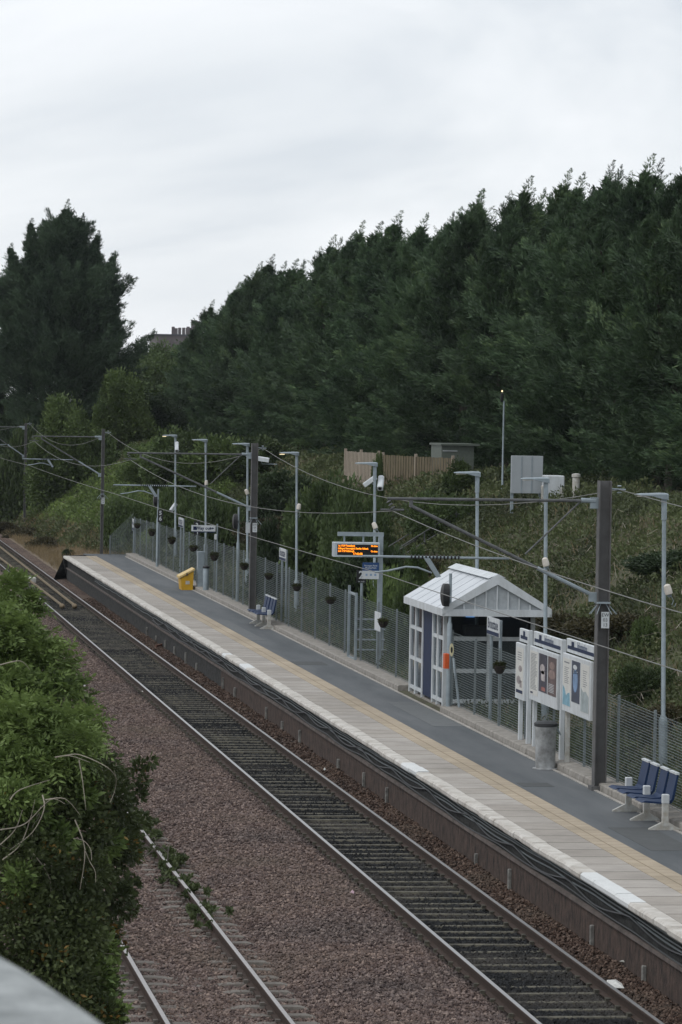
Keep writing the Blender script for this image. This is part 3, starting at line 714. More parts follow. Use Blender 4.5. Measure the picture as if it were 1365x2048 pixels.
# roof
ov = .12
rx0, rx1, ry0, ry1 = SX0-.17, SX1+.17, SY0-.85+.0, SY1+.0
RY0 = SY0-.45; RY1 = SY1-.05
RY0 = 83.2; RY1 = 88.6
m = MB()
for (xa, xb) in ((rx0, MX_), (rx1, MX_)):
    m.prism([(xa, RY0, SE+.10), (xb, RY0, SP+.06), (xb, RY0, SP), (xa, RY0, SE+.04)], (0, RY1-RY0, 0))
roof = m.build('roof', ROOF, sh)
m = MB()   # standing seams and ridge cap
for y in np.arange(RY0+.7, RY1, .95):
    for (xa, xb) in ((rx0, MX_), (rx1, MX_)): m.prism([(xa, y, SE+.105), (xb, y, SP+.065), (xb, y, SP+.072), (xa, y, SE+.112)], (0, .014, 0))
m.build('seam', mat('roof_seam', (.40, .43, .46), .5), roof)
m = MB(); m.prism([(MX_-.2, RY0-.01, SP-.02+.02), (MX_, RY0-.01, SP+.10), (MX_+.2, RY0-.01, SP+.0), (MX_, RY0-.01, SP+.07)], (0, RY1-RY0+.02, 0)); m.build('ridge_cap', WHITE, roof)
m = MB(); m.box((rx0-.02, RY0, SE-.06), (rx0+.03, RY1, SE+.10)); m.box((rx1-.03, RY0, SE-.06), (rx1+.02, RY1, SE+.10)); m.box((rx0+.03, RY1-.05, SE-.06), (rx1-.03, RY1, SE+.08)); m.build('fascia', WHITE, roof)
for yy in (RY0,):
    m = MB(); m.box((rx0+.03, yy-.03, SE-.06), (rx1-.03, yy+.02, SE+.09))
    for (xa, xb) in ((rx0, MX_), (rx1, MX_)):
        m.prism([(xa, yy-.035, SE+.12), (xb, yy-.035, SP+.09), (xb, yy-.035, SP-.13), (xa, yy-.035, SE-.02)], (0, .06, 0))
    m.build('barge_board', WHITE, roof)
m = MB(); m.prism([(rx0+.1, RY0+.03, SE+.06), (MX_, RY0+.03, SP-.08), (rx1-.1, RY0+.03, SE+.06)], (0, .02, 0)); m.build('gable_panel', mat('gable_panel', (.36, .39, .41), .6), roof)
for k in range(-4, 5):
    m = MB()
    x = MX_+k*.24; h = SP-.1-(SP-SE)*abs(x-MX_)/(MX_-rx0)
    if h > SE+.14: m.box((x-.014, RY0+.0, SE+.09), (x+.014, RY0+.029, h)); m.build('gable_batten', WHITE, roof)
m = MB(); m.prism([(rx0+.1, RY1-.03, SE+.06), (MX_, RY1-.03, SP-.08), (rx1-.1, RY1-.03, SE+.06)], (0, .02, 0)); m.build('gable_panel', MATS['gable_panel'], roof)
MB().box((rx0+.05, RY0+.06, SE-.03), (rx1-.05, RY1-.06, SE-.01)).build('ceiling', MATS['gable_panel'], roof)

# ------------------------------------------------------------------ posts with mirrors, signs
def mirror_post(px, pt, pb, mx, my, label, X, hh=.24, ww=.085, d=1):
    a = at(px, pt, X=X); y = a[1]
    b = at(px, pb, X=X); zb = min(b[2], 1.0) if pb < 1400 else b[2]
    t = empty('platform_mirror', (X, y, zb), label, 'platform mirror', 'dark hooded mirrors on posts')
    m = MB(); m.lathe((X, y, zb), [(.055, 0), (.055, (a[2]-zb)*.62), (.035, (a[2]-zb)*.64), (.033, a[2]-zb)], 10); m.build('post', GALV, t, True)
    c = Vector(at(mx, my, X=X-.12))
    m = MB(); rings = []
    for f in np.linspace(-1, 1, 9):
        k = math.sqrt(max(0, 1-(f*.86)**2)); zz = c.z+f*hh
        rings.append([(c.x-.02-.09*k*d*0-ww*k*.9, c.y+q*.2*k, zz) for q in (1, .5, -.5, -1)] + [(c.x+ww*.55, c.y+q*.2*(.4+.6*k), zz) for q in (-1, 1)])
    m.loft(rings); m.build('hood', BLACK, t, True)
    MB().tube([(c.x, c.y, c.z), (X, y, c.z)], .02, 6).build('bracket', GALV, t)
    return t
mirror_post(902, 1147, 1418, 893, 1190, 'black hooded mirror on a tall post at the near corner of the shelter', 4.12)
mirror_post(478, 1014, 1190, 472, 1043, 'black hooded mirror on a post left of the second mast', 4.35)
mirror_post(317, 978, 1105, 312, 1001, 'black hooded mirror above the black stop numbers at the platform end', 4.1)
# stop number signs
def numsign(px, py, s, body, label, X, post_to=None, w=.17, h=None, group='black car stop number signs', dx=0, hgt=None, sub=None, Y=None, size=None):
    c = at(px, py, X=X) if Y is None else at(px, py, Y=Y); y = c[1]
    lines = body.count('\n')+1; h = hgt or .2*lines
    t = empty('stop_number_sign', (c[0], y, c[2]-h/2), label, 'sign', group)
    MB().box((c[0]-w/2, y-.01, c[2]-h/2), (c[0]+w/2, y+.01, c[2]+h/2)).build('board', BLACK, t)
    text(body, size or .2, WHITE, t, (c[0], y-.011, c[2]+(.03 if sub else 0)), (1, 0, 0), (0, 0, 1), bold=.006)
    if sub: text(sub, .05, WHITE, t, (c[0], y-.011, c[2]-h/2+.035), (1, 0, 0), (0, 0, 1))
    if post_to:
        b = at(post_to[0], post_to[1], Y=y+.03); MB().tube([(c[0]+.02, y+.03, b[2]), (c[0]+.02, y+.03, c[2]+h/2)], .035, 8).build('post', GALV, t)
    return t
numsign(321, 1032, 1, '5\n6', 'black sign with white numbers five over six near the platform end', 4.12, w=.2, hgt=.47, size=.22)
numsign(723, 1153, 1, '2', 'black sign with a white number two beside the blue meeting sign', 4.45, post_to=(722, 1300), w=.24, hgt=.32, sub='car stop', size=.27)
numsign(394, 1057, 1, '3\n4', 'black sign with stop numbers half hidden behind the way out sign', 4.35, post_to=(394, 1110), w=.22, hgt=.50, size=.22)
# way out sign
c = at(435, 1055, X=4.3); y = c[1]
t = empty('way_out_sign', (c[0], y, 1.0), 'white way out sign hung out from a thin post at the mesh fence', 'sign')
MB().tube([(c[0], y, .98), (c[0], y, c[2]+.12)], .03, 8).build('post', GALV, t)
a = at(383, 1050, Y=y); b = at(431, 1063, Y=y)
bd = MB().box((a[0], y-.05, b[2]), (b[0], y-.03, a[2])).build('board', WHITE, t)
MB().box((a[0], y-.053, b[2]-.035), (b[0], y-.03, b[2]-.003)).build('stripe', NAVY, bd)
text('Way out', .15, NAVY, bd, ((a[0]+b[0])/2+.0, y-.051, (a[2]+b[2])/2), (1, 0, 0), (0, 0, 1), bold=.004)
m = MB(); m.box((a[0]+.06, y-.054, (a[2]+b[2])/2-.06), (a[0]+.18, y-.0505, (a[2]+b[2])/2+.06)); m.build('pictogram', NAVY, bd)
zc_ = (a[2]+b[2])/2; m = MB(); m.box((b[0]-.2, y-.054, zc_-.012), (b[0]-.11, y-.0505, zc_+.012)); m.prism([(b[0]-.11, y-.054, zc_-.04), (b[0]-.05, y-.054, zc_), (b[0]-.11, y-.054, zc_+.04)], (0, .0035, 0)); m.build('arrow', NAVY, bd)
p = at(432, 1073, Y=y); MB().bbox((p[0]-.05, y-.08, p[2]-.1), (p[0]+.03, y-.0, p[2]+.08), .01).build('junction_box', WHITE, t)
# station name signs, facing the platform
def name_sign(x0, y0, x1, y1, label, X, posts, body='Brunstane', pz=1.02):
    a = at(x0, y0, X=X); b = at(x1, y1, X=X); b2 = at(x1, y1, X=X)
    ya, yb = a[1], b[1]; zt = a[2]; h = .5 if False else None
    t = empty('station_name_sign', (X, (ya+yb)/2, pz), label, 'sign', 'station name signs')
    zb = at(x0, posts[2], X=X)[2]
    n = MB().box((X-.03, yb, zb), (X-.01, ya, zt)).build('board', WHITE, t)
    MB().box((X-.034, yb+.01, zb+.01), (X-.0305, ya-.01, zb+(zt-zb)*.24)).build('stripe', NAVY, n)
    text(body, (ya-yb)/4.9, NAVY, n, (X-.031, (ya+yb)/2, zb+(zt-zb)*.62), (0, -1, 0), (0, 0, 1), bold=.003)
    for f in posts[:2]:
        yy = ya+(yb-ya)*f; MB().tube([(X+.03, yy, pz-.1), (X+.03, yy, zt-.02)], .035, 8).build('post', GALV, t)
name_sign(978, 1232, 1002, 1240, 'white station name sign with blue stripe standing right of the shelter', 4.45, (.15, .9, 1268))
name_sign(561, 1095, 574, 1099, 'white station name sign between the second mast and the gate', 4.45, (.2, .85, 1119))
name_sign(359, 1034, 368, 1037, 'white station name sign below the farthest lamp head', 4.45, (.2, .85, 1053))
name_sign(266, 1037, 270, 1039, 'farthest small white station sign at the end of the fence', 4.45, (.2, .85, 1060))
# white arrow board on the fence behind the basket
a = at(754, 1222, X=4.22); b = at(765, 1227, X=4.22); zb = at(760, 1262, X=4.22)[2]
t = MB().box((4.17, b[1], zb), (4.19, a[1], a[2])).build('notice_board', WHITE); tag(t, 'narrow white notice board on the fence behind a hanging basket', 'sign')
# white plate by mast two
a = at(492, 1045, Y=127); b = at(501, 1066, Y=127)
t = MB().box((a[0], 127, b[2]), (b[0], 127.02, a[2])).build('notice_plate', WHITE); tag(t, 'small white notice plate fixed to the lamp column left of the second mast', 'sign')

# ------------------------------------------------------------------ departure board
y = 97.3
P = lambda px, py, yy=y: at(px, py, Y=yy)
t = empty('departure_board', (P(762, 1200)[0], y, 1.0), 'orange lit departure board hung from a grey steel bracket post', 'departure board')
c = P(762, 1073)
MB().box((c[0]-.06, y-.06, .9), (c[0]+.06, y+.06, c[2])).build('post', GALV, t)
a = P(676, 1066); b = P(768, 1073)
MB().box((a[0], y-.05, c[2]+.001), (c[0]+.07, y+.05, c[2]+.1)).build('beam', GALV, t)
a = P(673, 1084); b = P(758, 1114)
z1, z0 = a[2]-.0, b[2]
scn = MB().bbox((a[0]-.08, y-.2, z0), (b[0], y+.2, z1), .012).build('housing', mat('grey_casing', (.40, .45, .48), .45), t)
for x in (a[0]+.2, a[0]+.68): MB().box((x-.02, y-.02, z1), (x+.02, y+.02, c[2])).build('hanger', GALV, t)
s2 = MB().box((a[0]-.0, y-.204, z0+.045), (b[0]-.05, y-.2, z1-.05)).build('screen', mat('led_black', (.004, .004, .004), .3), scn)
xl, xr = a[0]+.02, b[0]-.065; zt = z1-.05; hh = (z1-z0-.095)/4
for k, (l_, r_) in enumerate([('1st 17:39 Tweedbank', 'On time'), ('Calling at: Newcraighall, Shawfair, Eskbank,', ''), ('2nd 17:57 Edinburgh', 'On time')]):
    zz = zt-hh*(k+.52)
    text(l_, hh*.92, LED, s2, (xl, y-.2045, zz), (1, 0, 0), (0, 0, 1), align='LEFT', sx=.80 if k != 1 else .72, bold=.0015)
    if r_: text(r_, hh*.92, LED, s2, (xr, y-.2045, zz), (1, 0, 0), (0, 0, 1), align='RIGHT', sx=.80, bold=.0015)
text('17:42:08', hh*1.1, LED, s2, ((xl+xr)/2, y-.2045, zt-hh*3.5), (1, 0, 0), (0, 0, 1), sx=.95, bold=.0015)
# meeting point sign
a = P(724.6, 1124.6); b = P(757, 1158)
t = empty('meeting_point_sign', ((a[0]+b[0])/2, y-.08, b[2]), 'blue and white passenger meeting point sign under the departure board', 'sign')
zm = b[2]+(a[2]-b[2])*.5
MB().box((a[0], y-.10, zm), (b[0], y-.075, a[2])).build('blue_panel', mat('sign_blue', (.02, .07, .2), .4), t)
MB().box((a[0], y-.10, b[2]), (b[0], y-.075, zm-.001)).build('white_panel', WHITE, t)
text('Passenger Assist\nMeeting Point', .055, WHITE, t, ((a[0]+b[0])/2, y-.101, zm+.1), (1, 0, 0), (0, 0, 1), bold=.001, sx=.9)
m = MB()
for k in range(3): m.box((a[0]+.08+k*.11, y-.102, b[2]+.08), (a[0]+.13+k*.11, y-.1005, b[2]+.13))
m.build('pictogram', mat('pale_blue', (.2, .3, .45), .5), t)

# ------------------------------------------------------------------ information boards
PAPER = mat('poster_paper', (.58, .58, .55), .5, 0, .08, 5)
INK = mat('grey_ink', (.22, .23, .24), .6)
def rnd_poster(t, X, ya, yb, z0, z1, kind):
    """a printed sheet ya (left) .. yb (right), flat on the board"""
    e_ = .0015
    pap = MB().box((X-.004, yb, z0), (X, ya, z1)).build('poster', PAPER if kind not in ('dark', 'brown') else mat('poster_%s' % kind, {'dark': (.03, .03, .05), 'brown': (.09, .06, .06)}[kind], .4, 0, .5, 3), t)
    W_, H_ = ya-yb, z1-z0; m = MB()
    def r(u0, v0, u1, v1, mb): mb.box((X-.004-e_, ya-W_*u0, z0+H_*v0), (X-.0041, ya-W_*u1, z0+H_*v1))
    def blob(u, v, a, b_, mb, n=12): mb.prism([(X-.004-e_, ya-W_*(u+a*math.cos(2*PI*k/n)), z0+H_*(v+b_*math.sin(2*PI*k/n))) for k in range(n)], (e_*.9, 0, 0))
    if kind == 'text':
        for k in range(26): r(.1, .93-k*.032, .1+random.uniform(.55, .8), .945-k*.032, m)
        m.build('print', INK, pap); m = MB(); r(.1, .03, .4, .07, m); m.build('print', NAVY, pap)
    elif kind == 'map':
        r(.15, .9, .8, .93, m)
        for k in range(9): r(.2, .80-k*.04, .2+random.uniform(.4, .6), .815-k*.04, m)
        m.build('print', INK, pap); m = MB()
        m.prism([(X-.004-e_, ya-W_*u, z0+H_*v) for u, v in ((.02, .01), (.02, .42), (.25, .36), (.45, .22), (.65, .28), (.9, .3), (.97, .01))], (e_*.9, 0, 0)); m.build('print', mat('map_blue', (.18, .36, .46), .5, 0, .3, 6), pap)
    elif kind == 'greymap':
        for k in range(8): r(.25, .85-k*.045, .25+random.uniform(.3, .5), .865-k*.045, m)
        m.build('print', INK, pap); m = MB()
        m.prism([(X-.004-e_, ya-W_*u, z0+H_*v) for u, v in ((.02, .01), (.02, .5), (.3, .42), (.6, .45), (.97, .35), (.97, .01))], (e_*.9, 0, 0)); m.build('print', mat('map_grey', (.30, .35, .36), .5, 0, .3, 6), pap)
    elif kind == 'dark':
        blob(.45, .62, .28, .12, m); r(.3, .3, .75, .55, m); m.build('print', mat('figure_pale', (.42, .38, .38), .5, 0, .3, 8), pap); m = MB()
        blob(.5, .52, .2, .05, m); r(.35, .04, .8, .14, m); m.build('print', mat('figure_red', (.30, .11, .09), .5, 0, .3, 8), pap)
    elif kind == 'brown':
        blob(.5, .78, .3, .1, m); blob(.5, .55, .42, .12, m); m.build('print', mat('figure_tan', (.24, .17, .15), .5, 0, .3, 8), pap); m = MB()
        for k in range(6): r(.12, .28-k*.04, .75, .295-k*.04, m)
        m.build('print', WHITE, pap)
    elif kind == 'blueman':
        r(.0, .0, 1, 1, m); m.build('print', mat('poster_night', (.03, .045, .08), .4, 0, .3, 5), pap); e_ = .003; m = MB()
        blob(.45, .52, .3, .28, m); m.build('print', mat('figure_blue', (.16, .26, .42), .5, 0, .3, 8), pap); m = MB()
        blob(.4, .85, .25, .06, m); r(.2, .74, .7, .76, m); r(.2, .70, .6, .72, m); m.build('print', WHITE, pap)
    elif kind == 'figure':
        for k in range(4): r(.2, .88-k*.05, .75, .9-k*.05, m)
        m.build('print', INK, pap); m = MB()
        blob(.6, .55, .25, .07, m); blob(.4, .3, .3, .09, m); r(.55, .15, .85, .3, m); m.build('print', mat('figure_grey', (.28, .25, .25), .5, 0, .4, 8), pap); m = MB()
        r(.05, .02, .95, .09, m); m.build('print', NAVY, pap)
def info_board(x0, x1, hy0, hy1, py0, py1, label, kinds, lbase, rbase, post_l=True, rust=False, X=4.17, y1=None):
    a = at(x0, hy0, X=X); b = at(x1, hy0, X=X); ya, yb = a[1], (b[1] if y1 is None else y1)
    zt = a[2]; zh = at(x0, hy1, X=X)[2]; zp1 = at(x0, py0, X=X)[2]; zp0 = at(x0, py1, X=X)[2]
    t = empty('information_board', (X, (ya+yb)/2, 1.02), label, 'information board', 'poster boards behind the platform')
    hd = MB().bbox((X-.03, yb+.02, zp1+.02), (X+.03, ya-.02, zt), .006).build('header', WHITE, t)
    MB().box((X-.034, yb+.14, zp1+.08), (X-.0305, ya-.14, zp1+.08+(zt-zp1)*.24)).build('stripe', NAVY, hd)
    W_ = ya-yb
    if W_ > 1.5: text('Information', .19, mat('slate_ink', (.10, .13, .20), .6), hd, (X-.031, (ya+yb)/2-.12, zp1+(zt-zp1)*.66), (0, -1, 0), (0, 0, 1), bold=.004)
    MB().box((X-.034, (ya+yb)/2+(.62 if W_ > 1.5 else .12), zp1+(zt-zp1)*.5), (X-.0305, (ya+yb)/2+(.86 if W_ > 1.5 else -.08), zp1+(zt-zp1)*.87)).build('pictogram', NAVY, hd)
    cs = MB().bbox((X-.10, yb+.1, zp0), (X-.04, ya-.02, zp1), .01).build('case', WHITE, t)
    n = len(kinds); g = .09; ww = (W_-.12-g*(n+1))/n
    for k, kd in enumerate(kinds):
        yl = ya-.02-g-k*(ww+g); rnd_poster(cs, X-.101, yl, yl-ww, zp0+.1+(.12 if kd in ('dark', 'brown', 'blueman') else 0), zp1-.08, kd)
    for y_, nm in ((ya-.12, 'l'), (yb+.05, 'r')):
        m = MB().bbox((X-.05 if nm == 'r' else X-.04, y_-.045, .95), (X+.04, y_+.045, zt+.01 if nm == 'r' else zp0), .008); m.build('post', WHITED if rust else WHITE, t)
    return t
info_board(1043, 1063, 1256, 1285, 1284, 1396, 'narrow white poster board, leftmost of the row beside the bin', ['figure'], 0, 0)
info_board(1071, 1130, 1262, 1290, 1291, 1398, 'wide white information board with timetable and two dark posters behind the bin', ['text', 'dark', 'brown'], 0, 0)
info_board(1137, 1197, 1276, 1304, 1305, 1420, 'wide white information board with blue map partly hidden by the nearest mast', ['map', 'blueman', 'greymap'], 0, 0, rust=True)

# ------------------------------------------------------------------ bin, grit bin, cabinets
p = at(1091, 1538, Z=PZ)
t = empty('litter_bin', (p[0], p[1], PZ), 'round grey metal litter bin with dark lid in front of the poster boards', 'bin')
BINM = mat('stained_bin_metal', (.50, .52, .53), .55, 0, .3, 4, .1, c2=(.17, .17, .165))
m = MB(); m.lathe((p[0], p[1], PZ), [(.23, 0), (.23, .015), (.175, .02), (.18, .06), (.195, .72), (.20, .73), (.20, .77)], 20); m.build('body', BINM, t, True)
m = MB(); m.lathe((p[0], p[1], PZ), [(.185, .77), (.215, .78), (.22, .83), (.18, .86), (.05, .88)], 20); m.build('lid', DKST, t, True)
m = MB(); m.tube([(p[0]+.17, p[1]-.05, PZ+.8), (p[0]+.27, p[1]-.02, PZ+.62)], .015, 6); m.build('handle', GALV, t)
p = at(374, 1180, Z=PZ); X0 = p[0]
t = empty('grit_bin', (p[0], p[1], PZ), 'bright yellow grit bin with sloping lid on the platform', 'grit bin')
y0, y1 = p[1]-.1, p[1]+.85; x0, x1 = X0-.22, X0+.2
m = MB(); m.prism([(x0+.03, y0, PZ), (x1, y0, PZ), (x1+.02, y0, PZ+.66), (x0-.01, y0, PZ+.40)], (0, y1-y0, 0)); m.build('body', YEL, t)
m = MB(); m.prism([(x0-.06, y0-.03, PZ+.41), (x1+.06, y0-.03, PZ+.70), (x1+.05, y0-.03, PZ+.76), (x0-.06, y0-.03, PZ+.48)], (0, y1-y0+.06, 0)); m.build('lid', mat('faded_yellow_lid', (.62, .45, .18), .5, 0, .15, 4), t)
p = at(400, 1165, X=4.15); t = MB().bbox((4.05, p[1]-.15, .95), (4.32, p[1]+.15, 2.25), .01).build('equipment_cabinet', GALV); tag(t, 'tall grey cabinet standing by the fence right of the yellow grit bin', 'cabinet')
p = at(412, 1175, X=4.1)
t = empty('small_bin', (4.1, p[1], .95), 'slim grey canister with dark cap between grey cabinet and gate', 'bin')
m = MB(); m.lathe((4.1, p[1], .95), [(.1, 0), (.11, .8), (.1, .82)], 12); m.build('body', GALV, t, True)
m = MB(); m.lathe((4.1, p[1], .95), [(.12, .82), (.12, .88), (.05, .92)], 12); m.build('cap', BLACK, t, True)

hp_ = MB(); hp_.box((X0-.06, y0-.006, PZ+.2), (X0+.08, y0-.001, PZ+.32)); gb_ = [o for o in bpy.data.objects if o.name.startswith('grit_bin')][0]; hp_.build('notice', WHITED, gb_); hp2 = MB(); hp2.box((X0-.04, y0-.05, PZ+.5), (X0+.0, y0-.031, PZ+.6)); hp2.build('hasp', DKST, gb_)
# help point by the mirror post
p = at(893, 1322, X=4.0)
t = empty('help_point', p, 'orange help point box on the post at the near shelter corner', 'help point')
m = MB(); m.bbox((p[0]-.05, p[1]-.12, p[2]-.16), (p[0]+.05, p[1]+.12, p[2]+.16), .012); m.build('housing', ORG, t)
p = at(904, 1300, X=4.1)
t = empty('round_notice', p, 'round yellow and white disc sign beside the orange help point', 'sign')
m = MB(); m.lathe((p[0], p[1], p[2]), [(.14, 0), (.14, .02)], 20, ax='y'); m.v = [(p[0]+(v[0]-p[0])*.32, v[1], v[2]) for v in m.v]; m.build('disc', mat('cream_disc', (.6, .55, .35), .5), t)
m = MB(); m.lathe((p[0], p[1]-.004, p[2]), [(.07, 0), (.07, .003)], 14, ax='y'); m.v = [(p[0]+(v[0]-p[0])*.32, v[1], v[2]) for v in m.v]; m.build('symbol', BLACK, t)
a = at(908, 1317, Y=83.6); b = at(919, 1416, Y=82.9)
t = MB().tube([a, b], .028, 8).build('leaning_prop', GALV); tag(t, 'thin grey prop leaning against the fence beside the near shelter corner', 'prop')

# ------------------------------------------------------------------ benches
def bench_proto():
    t = empty('platform_bench', (0, 0, 0), 'x', 'bench', 'blue benches on the platform')
    for k, y in enumerate((-1.38, 0, 1.38)):
        lg = MB(); lg.bbox((-.05, y-.04, .06), (.05, y+.04, .42), .006); l = lg.build('leg', WHITED, t, offset=(0, 0, 0))
        f = MB(); f.prism([(-.26, y-.035, 0), (.24, y-.035, 0), (.24, y-.035, .02), (.06, y-.035, .12), (-.06, y-.035, .12), (-.26, y-.035, .02)], (0, .07, 0)); o = f.build('foot', WHITED, None, offset=(0, 0, 0)); o.parent = l
        a = MB(); a.bbox((-.055, y-.05, .42), (.055, y+.05, .56), .01); o = a.build('arm_block', WHITE, None, offset=(0, 0, 0)); o.parent = l
    MB().box((-.03, -1.34, .33), (.03, 1.34, .39)).build('beam', WHITED, t, offset=(0, 0, 0))
    for y in (-1.03, -.37, .37, 1.03):
        m = MB()
        pr = [(-.36, .415), (-.30, .445), (-.05, .425), (.08, .43), (.12, .47), (.20, .85), (.23, .85), (.16, .46), (.11, .40), (-.05, .395), (-.30, .415)]
        m.prism([(a_, y-.25, b_) for a_, b_ in pr], (0, .5, 0)); s = m.build('seat', BLUE, t, offset=(0, 0, 0))
        m = MB(); m.box((.185, y-.25, .853), (.24, y+.25, .885)); o = m.build('head_rail', WHITE, None, offset=(0, 0, 0)); o.parent = s
    return t
a = at(1255, 1622, Z=PZ); b = at(1333, 1662, Z=PZ)
B1 = bench_proto(); B1.location = ((a[0]+b[0])/2, (a[1]+b[1])/2, PZ); B1['label'] = 'blue four seat bench on white legs at the right edge, the near one'
a = at(515, 1247, Z=PZ); b = at(540, 1259, Z=PZ)
B2 = copy_tree(B1, loc=((a[0]+b[0])/2, (a[1]+b[1])/2, PZ), label='blue four seat bench on white legs beside the second mast, the far one')

# ------------------------------------------------------------------ hanging baskets
BASK = mat('basket_liner', (.022, .017, .014), .95, 0, .4, 14, .4)
LF_B = leafmat('basket_plants', (.02, .03, .012), (.07, .075, .03), 9)
def leaves(C, D, L, Wd, rg, jitter=.6):
    """diamond leaves: C centres, D directions"""
    n = len(C); D = D+rg.normal(0, jitter, (n, 3)); D /= np.linalg.norm(D, axis=1, keepdims=True)+1e-9
    S = np.cross(D, rg.normal(0, 1, (n, 3))); S /= np.linalg.norm(S, axis=1, keepdims=True)+1e-9
    L = np.broadcast_to(L, n)[:, None]; Wd = np.broadcast_to(Wd, n)[:, None]
    V = np.stack([C, C+D*L*.45+S*Wd*.5, C+D*L, C+D*L*.45-S*Wd*.5], 1).reshape(-1, 3)
    return V, np.arange(4*n).reshape(-1, 4)
def basket_proto():
    t = empty('hanging_basket', (0, 0, 0), 'x', 'hanging basket', 'hanging baskets on the mesh fence')
    m = MB(); m.lathe((0, 0, 0), [(.03, -.17), (.10, -.15), (.16, -.06), (.175, .02), (.16, .03)], 14); m.build('basket', BASK, t, True)
    n = 420; rg = np.random.default_rng(3); a = rg.uniform(0, 6.28, n); r = .15*np.sqrt(rg.random(n))
    C = np.stack([r*np.cos(a), r*np.sin(a), rg.uniform(-.02, .08, n)], 1); D = np.stack([np.cos(a), np.sin(a), rg.uniform(-.2, 1.4, n)], 1)
    V, F = leaves(C, D, .09, .03, rg); npmesh('plants', V, F, LF_B, t)
    m = MB(); m.tube([(.0, 0, .0), (.12, 0, .16), (.17, 0, .16)], .008, 5); m.build('hook', DKST, t)
    return t
bp = None
BL = [(275, 1051, 'farthest hanging basket, at the peak of the fence end'), (304, 1064, 'hanging basket just left of the five and six sign post'), (344, 1080, 'hanging basket right of the five and six sign post'),
      (387, 1096, 'hanging basket below the stop number four'), (429, 1112, 'hanging basket below the way out sign'), (489, 1132, 'hanging basket tight left of the second mast'),
      (538, 1152, 'hanging basket just above the far bench'), (594, 1174, 'hanging basket below the lit lamp column'), (661.5, 1200, 'hanging basket just left of the gate frame'),
      (767, 1245, 'hanging basket in front of the narrow white notice board'), (1000, 1334, 'largest hanging basket, under the station name sign by the shelter')]
for px, py, lb in BL:
    o = basket_proto() if bp is None else copy_tree(bp)
    if bp is None: bp = o
    o.location = at(px, py, X=4.08); o['label'] = lb; o.rotation_euler[2] = random.uniform(-3, 3); k_ = random.uniform(.68, .86); o.scale = (k_, k_, k_*random.uniform(.85, 1.25))

# ------------------------------------------------------------------ guard rails, steps, hillside structures
t = empty('guard_railing', (4.4, 99.5, 1), 'four bar grey guard railing between the gate frame and the shelter', 'railing')
for k, z in enumerate((1.2, 1.46, 1.72, 1.98)): MB().tube([(4.4, 99.5, z), (6.6, 99.5, z)], .022, 6).build('bar', GALV, t)
for x in (4.4, 5.1, 6.5): MB().tube([(x, 99.52, .9), (x, 99.52, 2.0)], .026, 6).build('post', GALV, t)
def stair_rail(x, ya, yb, za, zb, label):
    t = empty('stair_handrail', (x, ya, za), label, 'handrail', 'handrails of the hillside steps')
    return t
st = empty('hillside_steps', (6.3, 118, 1.0), 'concrete steps climbing the bank behind the far bench', 'steps')
m = MB()
for k in range(16): m.box((5.9+k*.27, 116.0, .9+k*.165-.5), (6.17+k*.27, 117.6, .9+k*.165))
m.build('treads', CONC, st)
for yy, lb in ((115.95, 'near handrail with three grey bars rising along the hillside steps'), (117.7, 'far handrail rising along the hillside steps')):
    t = empty('stair_handrail', (5.8, yy, 1), lb, 'handrail', 'handrails of the hillside steps')
    for h in (.35, .65, .95): MB().tube([(5.2, yy, .95+h), (5.9, yy, .95+h), (9.6, yy, .95+h+2.35), (12.0, yy, .95+h+2.38)], .02, 6).build('bar', GALVD, t)
    for k in range(5):
        x = 5.9+k*.95; z = .95+(x-5.9)*.635; MB().tube([(x, yy+.03, z-.3), (x, yy+.03, z+.96)], .022, 6).build('post', GALVD, t)
# wooden fence on the crest
def board_fence(pts, h, label, m, y, caps=True):
    t = empty('timber_fence', (pts[0][0], pts[0][1], pts[0][2]), label, 'fence')
    b = MB(); ps = MB()
    for a, c in zip(pts[:-1], pts[1:]):
        a, c = Vector(a), Vector(c); L_ = (c-a).length; n = int(L_/.115); d = (c-a)/n; u = d.normalized(); nn = Vector((u.y, -u.x, 0))*.011
        for k in range(n):
            p = a+d*k; q = p+d*.9; dz = random.uniform(-.012, .012); off = nn*(1 if k % 2 else -.6)
            b.prism([tuple(p+off), tuple(q+off), tuple(q+off+nn), tuple(p+off+nn)], (0, 0, h+dz))
    b.build('boards', m, t)
    for p in pts+[tuple(Vector(pts[-2]).lerp(Vector(pts[-1]), .48))]:
        MB().bbox((p[0]-.05, p[1]+.02, p[2]), (p[0]+.05, p[1]+.12, p[2]+h+.09), .01).build('post', WOODL, t)
    return t
y = 140
f1 = at(766, 985, Y=140); f2 = at(906, 990, Y=134); f0 = at(691, 985, Y=146)
zt = at(830, 913, Y=137)[2]; z0 = f1[2]-.2
board_fence([(f1[0], 140, z0), (f2[0], 134, z0)], zt-z0, 'brown vertical board timber fence at the top of the bank', WOOD, 0)
board_fence([(f0[0], 146, z0), (f1[0]-.1, 140.4, z0)], zt-z0+.05, 'pale sunbleached end section of timber fence at the top of the bank', WOODL, 0)
# green-grey cabin behind it
a = at(884, 888, Y=136.3); b = at(917, 930, Y=136.3)
t = empty('site_cabin', ((a[0]+b[0])/2, 136.3, 5), 'flat roofed grey green cabin behind the timber fence', 'cabin')
CAB_ = mat('grey_green_panel', (.11, .13, .11), .6)
MB().box((a[0], 136.3, 4.7), (b[0]+.55, 138.6, a[2]-.05)).build('wall', CAB_, t)
MB().box((a[0]-.05, 136.2, a[2]-.048), (b[0]+.75, 138.7, a[2]+.02)).build('roof', CAB_, t)
MB().box((a[0]+.04, 136.27, a[2]-.25), (b[0]-.04, 136.295, a[2]-.22)).build('light_band', WHITE, t)
